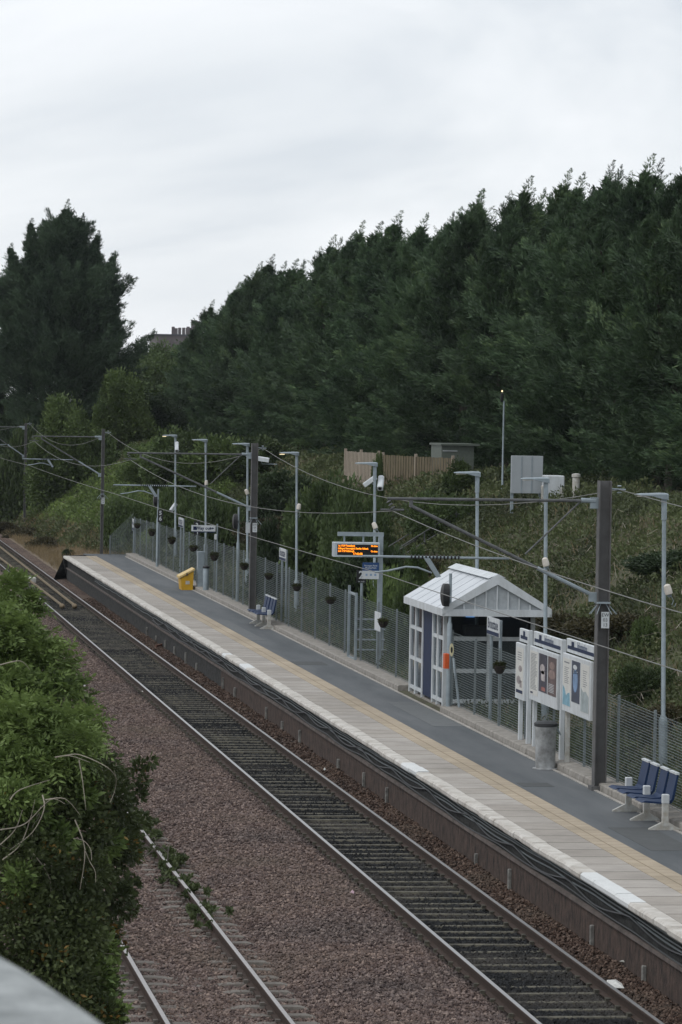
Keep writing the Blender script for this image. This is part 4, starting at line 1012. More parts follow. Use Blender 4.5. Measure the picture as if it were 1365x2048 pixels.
# back of a hoarding, white cabinets and posts at the crest
a = at(1024, 911, Y=112); b = at(1086, 987, Y=112)
t = empty('hoarding', (a[0], 112, 5), 'large plain pale grey board standing on posts at the crest', 'board')
MB().bbox((a[0], 112, b[2]), (b[0], 112.08, a[2]), .01).build('panel', mat('pale_grey_panel', (.33, .36, .38), .6, 0, .06, 3), t)
for x in (a[0]+.3, a[0]+.6): MB().box((x-.012, 111.985, b[2]+.02), (x+.012, 111.999, a[2]-.02)).build('seam', GALV, t)
for x in (a[0]+.05, b[0]-.05): MB().box((x-.04, 112.081, 4.4), (x+.04, 112.16, a[2]-.02)).build('post', GALV, t)
a = at(1095, 951, Y=111); b = at(1129, 1014, Y=111)
t = MB().bbox((a[0], 111, b[2]-.2), (b[0], 111.8, a[2]), .02).build('white_cabinet', WHITE); tag(t, 'pale metal cabinet half covered by conifer branches at the crest', 'cabinet')
for (x0_, y0_, x1_, y1_, lb) in ((1145, 948, 1160, 1018, 'tall white round topped pillar against the dark conifers'), (1083, 972, 1090, 1000, 'short pale bollard between grey board and cabinet'), (1121, 976, 1129, 1014, 'short pale bollard in front of the cabinet')):
    a = at(x0_, y0_, Y=109.5); b = at(x1_, y1_, Y=109.5); r_ = (b[0]-a[0])/2
    m = MB(); m.lathe(((a[0]+b[0])/2, 109.5, b[2]-.3), [(r_*.9, 0), (r_*.9, a[2]-b[2]+.2), (r_*1.1, a[2]-b[2]+.22), (r_*1.05, a[2]-b[2]+.3), (r_*.3, a[2]-b[2]+.32)], 12)
    tag(m.build('bollard', WHITED, None, True), lb, 'bollard')
a = at(1005, 782, Y=121); b = at(1005, 1000, Y=121)
t = empty('hill_lamp', b, 'slender lamp post alone against the dark conifers on the bank top', 'street lamp')
m = MB(); m.lathe(b, [(.09, -.5), (.10, .1), (.05, .35), (.034, .4), (.026, a[2]-b[2]-.3)], 10); m.build('column', GALV, t, True)
m = MB(); m.lathe((a[0], a[1], a[2]), [(.02, -.35), (.05, -.3), (.05, -.08), (.02, -.06)], 8); m.build('lantern', BLACK, t, True)
m = MB(); m.lathe((a[0], a[1], a[2]), [(.01, -.03), (.03, 0), (.01, .03)], 8); m.build('bulb', LAMPON, t, True)
# distant tenement with chimneys
Y_ = 460
a = at(314, 670, Y=Y_); b = at(420, 700, Y=Y_)
t = empty('tenement_building', (a[0], Y_, 5), 'distant brown stone block with a row of chimney pots in the gap', 'building')
STN = mat('far_stone', (.13, .115, .12), .9, 0, .2, .5)
MB().box((a[0], Y_, 2), (b[0], Y_+10, a[2])).build('wall', STN, t)
rf = MB().box((a[0]-.2, Y_-.1, a[2]+.001), (b[0]+.2, Y_+10.2, a[2]+.15)).build('roof', mat('far_slate', (.09, .095, .11), .8), t)
for (px, top) in ((347, 653), (353, 656), (360, 655), (368, 655), (377, 653), (386, 640), (392, 640), (398, 642)):
    q = at(px, top, Y=Y_+3); MB().box((q[0]-.17, Y_+3, a[2]+.15), (q[0]+.17, Y_+3.4, q[2])).build('chimney', STN, rf)
q0, q1 = at(374, 655, Y=Y_+3.5), at(402, 655, Y=Y_+3.5); MB().box((q0[0], Y_+3.5, a[2]+.15), (q1[0], Y_+5, q0[2])).build('chimney_stack', STN, rf)
for k in range(3):
    w_ = MB().box((a[0]+1+k*2, Y_-.06, 10.5), (a[0]+1.9+k*2, Y_-.003, 12.2)).build('window', mat('far_glass', (.05, .06, .07), .2), t)

# ------------------------------------------------------------------ conifers
def conifer_mesh(name, H, Rad, seed, wind=(.35, -.1), nb=430, low=.0, lift=0, spread=1.0, m=None, double=False):
    rg = np.random.default_rng(seed)
    Cs, Ds, Ls, Ws = [], [], [], []
    tops = [(0, 0, H)]
    if double: tops += double
    else: tops += [(Rad*rg.uniform(.25, .5)*sg, rg.uniform(-1.2, 1.2), H*rg.uniform(.80, .93)) for sg in (-1, 1, 1)]
    for ti, (tx, ty, th) in enumerate(tops):
        n_ = nb if ti == 0 else int(nb*.36)
        for i in range(n_):
            h = low + (1-low)*(i+rg.random())/n_; h = h**(.92) if ti == 0 else .45+.55*h
            a = rg.uniform(0, 2*PI)
            prof = (min(1, (1-h)/.62)**.82 if double else min(1, (1-h)/.74)**.86)*(.82+.18*math.sin(h*23+seed)) * (1-.22*max(0, .25-h)/.25)
            Lb = Rad*prof*rg.uniform(.55, 1.15)*(.5 if ti else 1) + .10
            if ti: Lb = min(Lb, Rad*(.9 if double else .6)*(1-h)+.12)
            if rg.random() < .08: Lb *= 1.3
            el = R((2 + 48*h if not double else 20+24*h) + rg.uniform(-8, 14)) + lift*.5
            o = np.array([tx*h + rg.normal(0, .03) + wind[0]*.9*max(0, h-.88)**2/.0144, ty*h, th*h-.35*(1-h)])
            d = np.array([math.cos(a)*math.cos(el), math.sin(a)*math.cos(el), math.sin(el)])
            d = d + np.array([wind[0], wind[1], 0])*(.25+.5*h)*spread; d /= np.linalg.norm(d)
            ns = int(3+Lb*19); tt = np.sqrt(rg.uniform(.06 if h > .8 else .16, 1, ns))
            P_ = o + d[None]*Lb*tt[:, None]; P_[:, 2] += .10*Lb*tt**2*1.2
            wd = (min(.26*Lb**.6, .30*Lb)*(1.1-tt)+.015)[:, None]; P_ += rg.normal(0, 1, (ns, 3))*wd*np.array([1, 1, .55])
            k = 6
            dd = np.repeat(d[None]+rg.normal(0, .32, (ns, 3))+np.array([wind[0]*.4, 0, .15]), k, 0)
            Cs.append(np.repeat(P_, k, 0)+rg.normal(0, .05 if Lb > .8 else .02, (ns*k, 3))); Ds.append(dd)
            Ls.append(rg.uniform(.10, .25, ns*k)*(1.25 if Lb > .9 else .55+.7*Lb)); Ws.append(rg.uniform(.022, .055, ns*k))
    # feathery shoots: bent leaders on the tops and upswept plumes on the outer crown
    def shoot(o, d, Ln, bend, n, rad):
        t_ = np.sort(rg.random(n))**.9; q = o + d[None]*(Ln*t_)[:, None] + bend[None]*(t_**2.2*Ln)[:, None]
        a_ = rg.uniform(0, 6.28, n); wv = (rad*(1-t_)**.8*(.35+.65*np.abs(np.sin(t_*17+seed)))+.01)
        side = np.stack([np.cos(a_), np.sin(a_)*.8, rg.uniform(0, .5, n)], 1)
        Cs.append(q+side*wv[:, None]*.4); Ds.append(side*1.1+d[None]*.7+bend[None]*t_[:, None]*1.5); Ls.append(rg.uniform(.4, 1, n)*(wv*1.1+.06)); Ws.append(rg.uniform(.02, .038, n))
    wv_ = np.array([wind[0], wind[1], 0])
    for ti, (tx, ty, th) in enumerate(tops):
        shoot(np.array([tx+wind[0]*.6, ty, th-.75]), np.array([.03, 0, 1.]), 1.7 if ti == 0 else 1.35, np.array([wind[0]*1.0, 0, -.1]), 260, .46)
    for i in range(26 if not double else 110):
        h = rg.uniform(.35 if double else .55, .93); a = rg.uniform(0, 2*PI); rr = Rad*(min(1, (1-h)/(.62 if double else .72)))**.9*(rg.uniform(.4, .8) if double else rg.uniform(.3, .72))
        d = np.array([math.cos(a)*.55, math.sin(a)*.55, 1.])+wv_*.6; d /= np.linalg.norm(d)
        shoot(np.array([math.cos(a)*rr, math.sin(a)*rr, h*H]), d, rg.uniform(.6, 1.3), np.array([wind[0]*.8+math.cos(a)*.2, 0, -.1]), 90, .30)
    C = np.concatenate(Cs); D = np.concatenate(Ds); L = np.concatenate(Ls); Wd = np.concatenate(Ws)
    V, F = leaves(C, D, L, Wd, rg, .28)
    # leader shoots bending with the wind
    crown = npmesh('crown', V, F, m)
    tb = MB()
    pts = [(0, 0, -.6), (0, 0, H*.4), (.02*H*.2, 0, H*.8), (wind[0]*.2, 0, H*.94), (wind[0]*.9, 0, H*1.0)]
    tb.tube(pts, [.02*H+.03, .014*H, .006*H, .02, .006], 7)
    for tx, ty, th in tops[1:]: tb.tube([(tx*.3, ty*.3, th*.3), (tx*.8, ty*.8, th*.8), (tx, ty, th)], [.1, .05, .01], 5)
    trunk = tb.build('trunk', BARK, None, True, offset=(0, 0, 0))
    return crown, trunk
LF_C = leafmat('conifer_foliage', (.015, .032, .018), (.076, .124, .060), .55, c3=(.115, .17, .072), transl=.25)
LF_CB = leafmat('blue_conifer_foliage', (.016, .031, .020), (.070, .108, .062), .5, transl=.2)
def assemble(kind, crown, trunk, label, cat, group=None):
    t = empty(kind, (0, 0, 0), label, cat, group); crown.parent = t; trunk.parent = t; return t
CV = []
for k in range(5):
    H = 10.5; c_, t_ = conifer_mesh('c', H, 3.6, 11+k*7, nb=[370, 400, 350, 385, 370][k], m=LF_C, wind=(.15, -.08)); CV.append((c_, t_, H))
skx = [300, 350, 372, 400, 440, 490, 520, 560, 600, 640, 690, 740, 780, 850, 920, 1010, 1050, 1110, 1145, 1175, 1210, 1245, 1280, 1310, 1350, 1420, 1600]
sky_ = [740, 720, 680, 622, 592, 535, 525, 558, 522, 492, 470, 432, 465, 436, 410, 392, 395, 345, 375, 350, 372, 308, 370, 362, 330, 330, 330]
CLM = [(1385, 'conifer cut by the right edge of the photo at the end of the dark row'), (1330, 'conifer above the lamp column at the right edge'),
       (1245, 'conifer rising between the nearest mast head and the rightmost lamp'), (1205, 'conifer directly above the nearest overhead line mast'),
       (1150, 'conifer standing over the tall white pillar'), (1100, 'conifer standing over the pale metal cabinet'), (1045, 'conifer directly above the large pale grey board'),
       (1000, 'conifer right behind the slender hill lamp post'), (955, 'conifer above the lamp column behind the shelter roof'), (915, 'conifer standing over the grey green cabin'),
       (865, 'conifer above the right half of the brown timber fence'), (815, 'conifer above the left half of the brown timber fence'),
       (760, 'conifer above the lamp column with two white cameras'), (705, 'conifer above the pale end section of timber fence'),
       (650, 'conifer between the pale timber fence and the lit lamp column'), (599, 'conifer directly above the lit lamp column right of the second mast'),
       (515, 'conifer directly above the second mast'), (465, 'conifer just left of the second mast head, in the lower part of the row'),
       (416, 'conifer above the lamp column behind the way out sign'), (375, 'leftmost conifer of the row, beside the distant chimneys')]
CL = {}
ys = []
y = 107.5
while y < 268: ys.append(y); y += 4.7*(y/150)**.5*random.uniform(.75, 1.3)
DXC = 16.4
def ucol(y_):
    rel = np.array([DXC, y_, 8])-cC; return PW/2+CF*(rel@cR)/(rel@cF)
for px_, lb_ in CLM:
    k_ = min((k for k in range(len(ys)) if k not in CL), key=lambda k: abs(ucol(ys[k])-px_)); CL[k_] = lb_
for i, y in enumerate(ys):
    x = DXC+random.uniform(-.6, .6); px = (x-CX)*math.cos(CYAW)
    rel = np.array([x, y, 8])-cC; u = PW/2+CF*(rel@cR)/(rel@cF)
    top = at(u, np.interp(u, skx, sky_), Y=y)[2]; zb = float(gz(x, y))
    c_, t_, H = CV[i % 5]; s = (top-zb)/H*(random.uniform(.95, 1.01) if i % 2 else random.uniform(.88, .97))
    t = empty('conifer', (x, y, zb), CL.get(i, 'plain dark conifer filling in the long row between its more marked neighbours'), 'conifer', 'conifers in the long dark row')
    sr = s*random.uniform(.98, 1.15)
    t.scale = (sr, sr, s)
    if i < 5: c2, t2 = c_, t_
    else: c2, t2 = c_.copy(), t_.copy(); col.objects.link(c2); col.objects.link(t2)
    c2.parent = t; t2.parent = t; t.rotation_euler = (random.uniform(-.02, .02), random.uniform(-.01, .05), random.uniform(-.35, .35))
print('conifers', len(ys))
# second rank filling between the first (its tips make the skyline ragged)
k = 0
for i, y in enumerate(ys[:-1]):
    yy = (y+ys[i+1])/2; x = DXC+2.6+random.uniform(-.4, .6)
    rel = np.array([x, yy, 8])-cC; u = PW/2+CF*(rel@cR)/(rel@cF)
    top = at(u, np.interp(u, skx, sky_)+18, Y=yy)[2]; zb = float(gz(x, yy)); c_, t_, H = CV[(i*2+3) % 5]
    s = (top-zb)/H*random.uniform(.93, 1.04)
    t = empty('conifer', (x, yy, zb), 'conifer of the rear rank, only its windbent tip showing between the front ones', 'conifer', 'conifers of the rear rank')
    t.scale = (s*.85, s*.85, s); t.rotation_euler = (0, random.uniform(0, .05), random.uniform(-.5, .5))
    c2, t2 = c_.copy(), t_.copy(); col.objects.link(c2); col.objects.link(t2); c2.parent = t; t2.parent = t
# the big blue-green conifer at the left
Yb = 236
b = at(128, 800, Y=Yb); top = at(147, 424, Y=Yb); zb = float(gz(b[0], Yb)); Hh = top[2]-zb
c_, t_ = conifer_mesh('c', Hh, 5.8, 77, nb=1250, m=LF_CB, wind=(.06, 0), double=[(-2.1, 0, Hh*.945), (-1.0, 0, Hh*.93), (1.9, 0, Hh*.905), (2.9, .3, Hh*.83), (-3.3, 0, Hh*.85), (-3.9, .3, Hh*.74), (3.1, 0, Hh*.70), (1.0, .4, Hh*.93)], lift=.22)
t = assemble('large_conifer', c_, t_, 'big broad blue green conifer with several tips standing alone at the left', 'conifer'); t.location = (b[0]-.1, Yb, zb)
c2, t2 = c_.copy(), t_.copy(); col.objects.link(c2); col.objects.link(t2)
b = at(-50, 800, Y=250); t = assemble('large_conifer', c2, t2, 'conifer cut off by the left edge beside the big one', 'conifer'); t.location = (b[0], 250, zb); t.scale = (.7, .7, .60); t.rotation_euler[2] = 2

# ------------------------------------------------------------------ broadleaf trees and shrubs
def bush_mesh(seed, rx, ry, rz, n, m, lf=.16, clumps=26, up=.35, stems=6, cs=(.2, .42)):
    rg = np.random.default_rng(seed)
    cc = rg.normal(0, 1, (clumps, 3)); cc /= np.linalg.norm(cc, axis=1, keepdims=True); cc *= rg.uniform(.35, .82, (clumps, 1)); cc[:, 2] = np.abs(cc[:, 2])*1.0
    cr_ = rg.uniform(cs[0], cs[1], clumps)
    idx = rg.integers(0, clumps, n); u = rg.normal(0, 1, (n, 3)); u /= np.linalg.norm(u, axis=1, keepdims=True)
    rr = cr_[idx]*rg.random(n)**.33*(1+rg.normal(0, .12, n))
    P_ = (cc[idx]+u*rr[:, None])*np.array([rx, ry, rz]); P_[:, 2] += rz*.12
    keep = P_[:, 2] > -.2; P_, u = P_[keep], u[keep]
    D = u+np.array([0, 0, up]); V, F = leaves(P_, D, rg.uniform(lf*.7, lf*1.3, len(P_)), rg.uniform(lf*.4, lf*.7, len(P_)), rg, .6)
    cr2 = npmesh('foliage', V, F, m)
    tb = MB()
    for k in range(stems):
        c = cc[k % clumps]*np.array([rx, ry, rz]); tb.tube([(c[0]*.1, c[1]*.1, -.3), (c[0]*.45, c[1]*.45, c[2]*.5), (c[0], c[1], c[2]+rz*.2)], [.045, .03, .01], 5)
    tr = tb.build('stems', BARK, None, offset=(0, 0, 0))
    return cr2, tr
LF_G1 = leafmat('leaf_mid_green', (.032, .052, .020), (.095, .138, .048), .8)
LF_G2 = leafmat('leaf_bright_green', (.040, .066, .020), (.12, .17, .055), .8)
LF_G3 = leafmat('leaf_dark_green', (.018, .032, .016), (.052, .080, .034), .8)
LF_BR = leafmat('leaf_brownish', (.03, .028, .016), (.085, .075, .035), 1.2)
BV = {'mid': bush_mesh(1, 1.6, 1.6, 1.7, 15000, LF_G1), 'bright': bush_mesh(2, 1.6, 1.6, 1.5, 15000, LF_G2), 'dark': bush_mesh(3, 1.6, 1.6, 1.7, 15000, LF_G3),
      'brown': bush_mesh(4, 1.4, 1.4, .9, 9000, LF_BR, lf=.12), 'tall': bush_mesh(5, 1.5, 1.5, 3.0, 22000, LF_G1, clumps=40), 'mid2': bush_mesh(6, 1.9, 1.5, 1.3, 15000, LF_G1, lf=.13)}
BV['tree'] = bush_mesh(8, 2.2, 2.2, 4.6, 46000, LF_G2, clumps=60, lf=.17, cs=(.13, .30)); BV['tree2'] = bush_mesh(9, 2.4, 2.4, 4.4, 46000, LF_G3, clumps=60, lf=.17, cs=(.13, .30)); BV['hedge'] = bush_mesh(10, 3.2, 3.2, 4.2, 46000, LF_G1, clumps=70, lf=.2, cs=(.13, .3))
used = set()
def bush(kind, px, py, Y, w, top, label, name='shrub', cat='shrub', group=None, zoff=0, X=None):
    """centre of its foot seen at photo column px at depth Y; w, h in metres"""
    p = at(px, py, Y=Y); x = p[0] if X is None else X
    if Y < 167: x = max(x, 4.75+w*.5)
    z = float(gz(x, Y))+zoff; h = top if top < 20 else max(.5, (at(px, top, Y=Y)[2]-z)*1.02)
    t = empty(name, (x, Y, z), label, cat, group)
    f, s = BV[kind]
    if kind in used: f, s = f.copy(), s.copy(); col.objects.link(f); col.objects.link(s)
    used.add(kind); f.parent = t; s.parent = t
    base = {'mid': (3.2, 2.1), 'bright': (3.2, 1.9), 'dark': (3.2, 2.1), 'brown': (2.8, 1.15), 'tall': (3.0, 3.6), 'mid2': (3.4, 1.6), 'tree': (4.6, 5.4), 'tree2': (5.0, 5.2), 'hedge': (6.6, 5.0)}[kind]
    t.scale = (w/base[0], w/base[0], h/base[1]); t.rotation_euler[2] = random.uniform(0, 6.28)
    return t
SH = [ # kind, px, Y, width m, top (photo row, or height in m when under 20), label, name
 ('tree', 128, 222, 4.8, 757, 'rounded light green tree in front of the big left conifer', 'broadleaf_tree'),
 ('tree', 245, 228, 4.4, 712, 'upright green tree leaning on the right side of the big left conifer', 'broadleaf_tree'),
 ('mid', 40, 232, 3.6, 838, 'green bush at the left edge below the big conifer', 'shrub'),
 ('mid', 190, 222, 3.6, 858, 'green bush in front of the two trees below the big conifer', 'shrub'),
 ('tree2', 300, 240, 5.2, 775, 'dark green tree in the gap between the big conifer and the row', 'broadleaf_tree'),
 ('dark', 70, 236, 5.0, 800, 'dark bush under the skirt of the big left conifer', 'shrub'),
 ('dark', 10, 238, 5.6, 790, 'dark bush filling the left edge under the conifers', 'shrub'),
 ('hedge', 325, 300, 8.0, 678, 'far grey green hedge tree below the chimneys', 'broadleaf_tree'),
 ('hedge', 283, 320, 9.0, 684, 'far hedge tree at the horizon gap, left part', 'broadleaf_tree'),
 ('hedge', 362, 310, 9.0, 682, 'far hedge tree at the horizon gap, against the dark row', 'broadleaf_tree'),
 ('tree', 300, 200, 3.6, 862, 'green bush behind the farthest lamps, left one', 'shrub'),
 ('mid', 350, 188, 4.0, 850, 'green bush behind the farthest lamp head', 'shrub'),
 ('mid', 400, 182, 4.4, 855, 'green bush behind the lamp above the way out sign', 'shrub'),
 ('bright', 455, 178, 4.2, 860, 'lighter green bush between the way out lamp and second mast', 'shrub'),
 ('mid', 520, 172, 4.0, 868, 'green bush behind the second mast head', 'shrub'),
 ('mid2', 262, 178, 3.0, 975, 'green bush at the far fence end', 'shrub'),
 ('mid2', 330, 165, 3.2, 960, 'green bush behind the fence below the farthest lamp', 'shrub'),
 ('dark', 500, 128, 2.0, 1010, 'dark bush behind the fence left of the second mast', 'shrub'),
 ('mid2', 420, 150, 3.0, 975, 'green bush on the bank behind the way out sign', 'shrub'),
 ('brown', 455, 150, 3.2, 1.0, 'brown dead scrub on the bank left of the second mast', 'shrub'),
 ('brown', 550, 145, 3.6, 1.2, 'brown scrub patch right of the second mast', 'shrub'),
 ('dark', 575, 150, 3.6, 925, 'dark green bush between second mast and lit lamp', 'shrub'),
 ('mid', 665, 124, 3.6, 942, 'leafy green bush left below the pale timber fence', 'shrub'),
 ('mid2', 715, 120, 2.4, 965, 'green bush below the pale timber fence', 'shrub'),
 ('bright', 640, 133, 2.6, 960, 'lighter bush left of the pale fence end', 'shrub'),
 ('mid', 640, 112, 2.4, 1010, 'green bush behind the fence left of the departure board', 'shrub'),
 ('dark', 690, 107, 2.4, 1035, 'dark bush behind the departure board post', 'shrub'),
 ('tree', 835, 103, .9, 1065, 'slender pale green sapling left above the shelter roof', 'young_tree'),
 ('bright', 800, 101, 1.8, 1120, 'light green bush between meeting sign and shelter', 'shrub'),
 ('mid', 800, 97, 1.6, 1150, 'green bush right beside the far end of the shelter', 'shrub'),
 ('mid2', 900, 117, 3.0, 975, 'low green bush below the right end of the timber fence', 'shrub'),
 ('mid', 930, 124, 1.5, 915, 'bush beside the grey green cabin', 'shrub'),
 ('tree', 755, 134, .6, 885, 'small leafy sprig poking above the timber fence joint', 'shrub'),
 ('brown', 840, 112, 3.0, .9, 'twiggy brown scrub under the timber fence', 'shrub'),
 ('mid2', 1300, 76, 1.4, .8, 'green bush on the bank right of the nearest mast', 'shrub'),
 ('bright', 1305, 80, .8, .9, 'pale leafy sprig on the bank right of the nearest mast', 'shrub'),
 ('brown', 1250, 84, 2.6, .55, 'brown bramble scrub on the bank behind the nearest mast', 'shrub'),
 ('brown', 1150, 88, 2.8, .5, 'brown bramble scrub on the bank above the poster boards', 'shrub'),
 ('dark', 1345, 88, 2.4, .6, 'dark ivy mound on the bank at the right edge', 'shrub'),
 ('brown', 1350, 72, 2.0, .5, 'brown bramble low on the bank at the right edge', 'shrub'),
 ('brown', 100, 200, 2.6, .8, 'brown dead weeds in the dry grass left of the third mast', 'shrub'),
 ('dark', 140, 188, .8, .5, 'small dark tussock in the dry grass left of the third mast', 'shrub'),
 ('brown', 60, 215, 3.0, .8, 'brown dead weeds beside the farthest mast', 'shrub'),
 ('brown', 10, 222, 2.4, .8, 'brown dead weeds at the left edge of the dry grass', 'shrub'),
]
for kd, px, Y, w_, h_, lb, nm in SH:
    bush(kd, px, 950, Y, w_, h_, lb, nm, 'tree' if 'tree' in nm else 'shrub')
for k_ in BV:
    if k_ not in used:
        for o_ in BV[k_]: bpy.data.objects.remove(o_)

# ------------------------------------------------------------------ ground cover on the bank
def scatter(n, y0, y1, x0f, x1f, pw=1.):
    u = rng.random(n)**pw; y = y0+(y1-y0)*u; f = rng.random(n); x = x0f(y)+(x1f(y)-x0f(y))*f; return x, y
footf = lambda y: np.interp(y, [0, 165, 180, 232, 262, 300, 360], [5.0, 4.9, 4.1, 2.2, .2, -4, -14])
x, y = scatter(620000, 60, 262, lambda y: np.where(y < 166, 4.45, footf(y)-.2), lambda y: footf(y)+9.5, 1.25)
dn = wav(x, y, .9)+.6*wav(x+9, y, 2.7)
keep = rng.random(len(x)) < np.clip(.6+dn*.55, .12, 1)
keep &= ~((x < 6.4) & (y > 92) & (y < 150) & (rng.random(len(x)) < .55))
keep &= ~((x > SX0-.2) & (x < SX1+.2) & (y > 83) & (y < 89.5))
x, y, dn = x[keep], y[keep], dn[keep]
z = gz(x, y)+rng.random(len(x))**1.6*.28*np.clip(1+dn, .3, 2)
V, F = leaves(np.stack([x, y, z], 1), np.tile([[-.35, -.3, .6]], (len(x), 1)), rng.uniform(.05, .13, len(x))*(1+(y-60)/170), rng.uniform(.025, .07, len(x))*(1+(y-60)/170), rng, .8)
LF_GC = leafmat('bank_leaves', (.030, .038, .020), (.118, .145, .060), .3, c3=(.19, .17, .11))
LF_GL = leafmat('bank_bright_leaves', (.06, .095, .028), (.18, .25, .07), .45)
fm = ((y > 172) & (x < footf(y)+5.2) & (x > footf(y)+.8)).astype(int)
fm = np.where((fm == 1) & (rng.random(len(fm)) < .85), 1, 0)
tag(npmesh('ground_cover', V, F, [LF_GC, LF_GL], fm=fm), 'low ivy, weeds and bramble leaves covering the bank', 'ground cover', kind='stuff')
# dry stalks and grass
n = 60000
x, y = scatter(n, 58, 240, lambda y: np.where(y < 167, 4.5, 1.6), lambda y: footf(y)+np.where(y < 167, 6.5, 1.2), 1.1)
z = gz(x, y)-.02
V, F = leaves(np.stack([x, y, z], 1), np.tile([[0, 0, 1.]], (n, 1)), rng.uniform(.15, .45, n), rng.uniform(.01, .022, n), rng, .45)
LF_DG = leafmat('dry_grass', (.12, .09, .05), (.26, .20, .11), 1.0)
LF_GG = leafmat('green_grass', (.035, .055, .018), (.08, .11, .035), 1.0)
fm = np.where((y > 168) & (x < footf(y)+1), 0, (rng.random(n) < .72).astype(int))
tag(npmesh('grass', V, F, [LF_DG, LF_GG], fm=fm), 'thin green and straw coloured grass stalks on bank and verge', 'grass', kind='stuff')
# bare bramble canes
m = MB()
for k in range(520):
    yy = random.uniform(64, 105); xx = random.uniform(5.6, 11.0); zz = float(gz(xx, yy)); a = random.uniform(0, 6.28); L_ = random.uniform(.3, .9)
    m.tube([(xx, yy, zz), (xx+.4*L_*math.cos(a), yy+.4*L_*math.sin(a), zz+.45*L_), (xx+L_*math.cos(a), yy+L_*math.sin(a), zz+.3*L_)], .006, 3)
tag(m.build('bramble_canes', TWIG), 'bare arching bramble canes scattered over the bank', 'brambles', kind='stuff')

# ------------------------------------------------------------------ leafy bush overhanging from the left
def pinnate(n, C, D, L, rg, pairs=4, lw=.34):
    """n compound leaves: drooping midrib with paired leaflets; returns V,F"""
    D = D/np.linalg.norm(D, axis=1, keepdims=True); S = np.cross(D, rg.normal(0, .5, (n, 3))+np.array([0, 0, 1.])); S /= np.linalg.norm(S, axis=1, keepdims=True)
    out = []
    for k in range(pairs*2+1):
        f = 1.0 if k == pairs*2 else .25+.75*(k//2)/pairs; sg = 0 if k == pairs*2 else (1 if k % 2 else -1)
        B = C+D*L[:, None]*f; B = B.copy(); B[:, 2] -= L*f*f*.35
        q = D*.55+S*sg*.85+np.array([0, 0, -.25])+rg.normal(0, .12, (n, 3)); q /= np.linalg.norm(q, axis=1, keepdims=True)
        sl_ = L*.42*(1.15-.35*f); nn = np.cross(q, np.cross(S, D)+rg.normal(0, .35, (n, 3))); nn /= np.linalg.norm(nn, axis=1, keepdims=True)
        out.append(np.stack([B, B+q*sl_[:, None]*.45+nn*sl_[:, None]*lw*.5, B+q*sl_[:, None], B+q*sl_[:, None]*.45-nn*sl_[:, None]*lw*.5], 1))
    V = np.concatenate(out).reshape(-1, 3); return V, np.arange(len(V)).reshape(-1, 4)
def clump_points(cl, n, rg):
    """cl: (px,py,Y,r) clumps of real radius r"""
    P_, U_ = [], []
    tot = sum(c[3]**2 for c in cl)
    for px, py, Y, r in cl:
        k = int(n*r*r/tot); u = rg.normal(0, 1, (k, 3)); u /= np.linalg.norm(u, axis=1, keepdims=True)
        c = np.array(at(px, py, Y=Y)); rr = r*(rg.random(k)**.4)*(1+rg.normal(0, .10, k)); P_.append(c+u*rr[:, None]); U_.append(u)
    return np.concatenate(P_), np.concatenate(U_)
LF_E = leafmat('fresh_pinnate_leaves', (.055, .088, .024), (.175, .24, .075), 2.2, transl=.25)
LF_R = leafmat('bramble_rose_leaves', (.034, .048, .020), (.105, .135, .052), 2.0, transl=.3)
LF_O = leafmat('rusty_leaves', (.13, .07, .02), (.26, .17, .04), 3.0)
rg = np.random.default_rng(21)
root = at(60, 2048, Y=36)
bt = empty('leafy_tree', (root[0]-1.0, 37, 0), 'bright green leafy tree filling the left edge above the second line', 'tree')
up = [(20, 1225, 37, .24), (5, 1290, 36, .3), (60, 1330, 36, .3), (10, 1400, 35.5, .3), (90, 1400, 35.5, .24), (40, 1470, 35, .33), (110, 1480, 35, .26), (150, 1492, 34.6, .16), (60, 1545, 34.6, .26), (10, 1560, 34.6, .28), (-40, 1350, 36, .4), (-40, 1500, 36, .4), (125, 1400, 36, .2), (35, 1185, 37, .14), (160, 1465, 35.2, .16), (130, 1540, 35, .2), (105, 1330, 36.2, .16)]
P_, U_ = clump_points(up, 5200, rg)
V, F = pinnate(len(P_), P_, U_*.8+np.array([.1, -.35, .15])+rg.normal(0, .35, (len(P_), 3)), rg.uniform(.12, .22, len(P_)), rg)
npmesh('crown', V, F, LF_E, bt)
m = MB(); b0 = (root[0]-1.0, 37, -.1)
for px, py, Y in ((20, 1240, 37), (60, 1400, 35.5), (110, 1480, 35), (10, 1500, 35.2), (-30, 1350, 36)):
    e_ = Vector(at(px, py, Y=Y)); s0 = Vector(b0); m.tube([b0, tuple(s0.lerp(e_, .5)+Vector((-.2, 0, .3))), tuple(e_)], [.09, .05, .012], 6)
m.build('trunk', BARK, bt)
bt2 = empty('rose_bush', (root[0]-.6, 35, 0), 'dark green rambling bush with rusty orange leaves hanging over the second line', 'shrub')
lo = [(20, 1640, 34.2, .32), (90, 1620, 34.5, .30), (160, 1570, 35, .26), (215, 1600, 35.5, .22), (245, 1650, 36, .18), (160, 1660, 34.8, .3), (225, 1700, 35.5, .24), (60, 1740, 34, .36), (150, 1760, 34.4, .34), (215, 1790, 35, .24), (40, 1850, 33.8, .4), (130, 1870, 34, .38), (190, 1880, 34.6, .26), (100, 1960, 33.6, .4), (180, 1970, 34, .26), (200, 2040, 33.6, .22), (120, 2050, 33.4, .38), (210, 1540, 36, .16), (262, 1700, 36.4, .12), (240, 1560, 36.5, .12), (278, 1532, 36.6, .07), (300, 1524, 36.6, .05), (275, 1590, 36.6, .08), (288, 1560, 36.6, .05), (285, 1640, 36.6, .07), (262, 1770, 35.6, .08), (255, 1820, 35.2, .08)]
P_, U_ = clump_points(lo, 34000, rg)
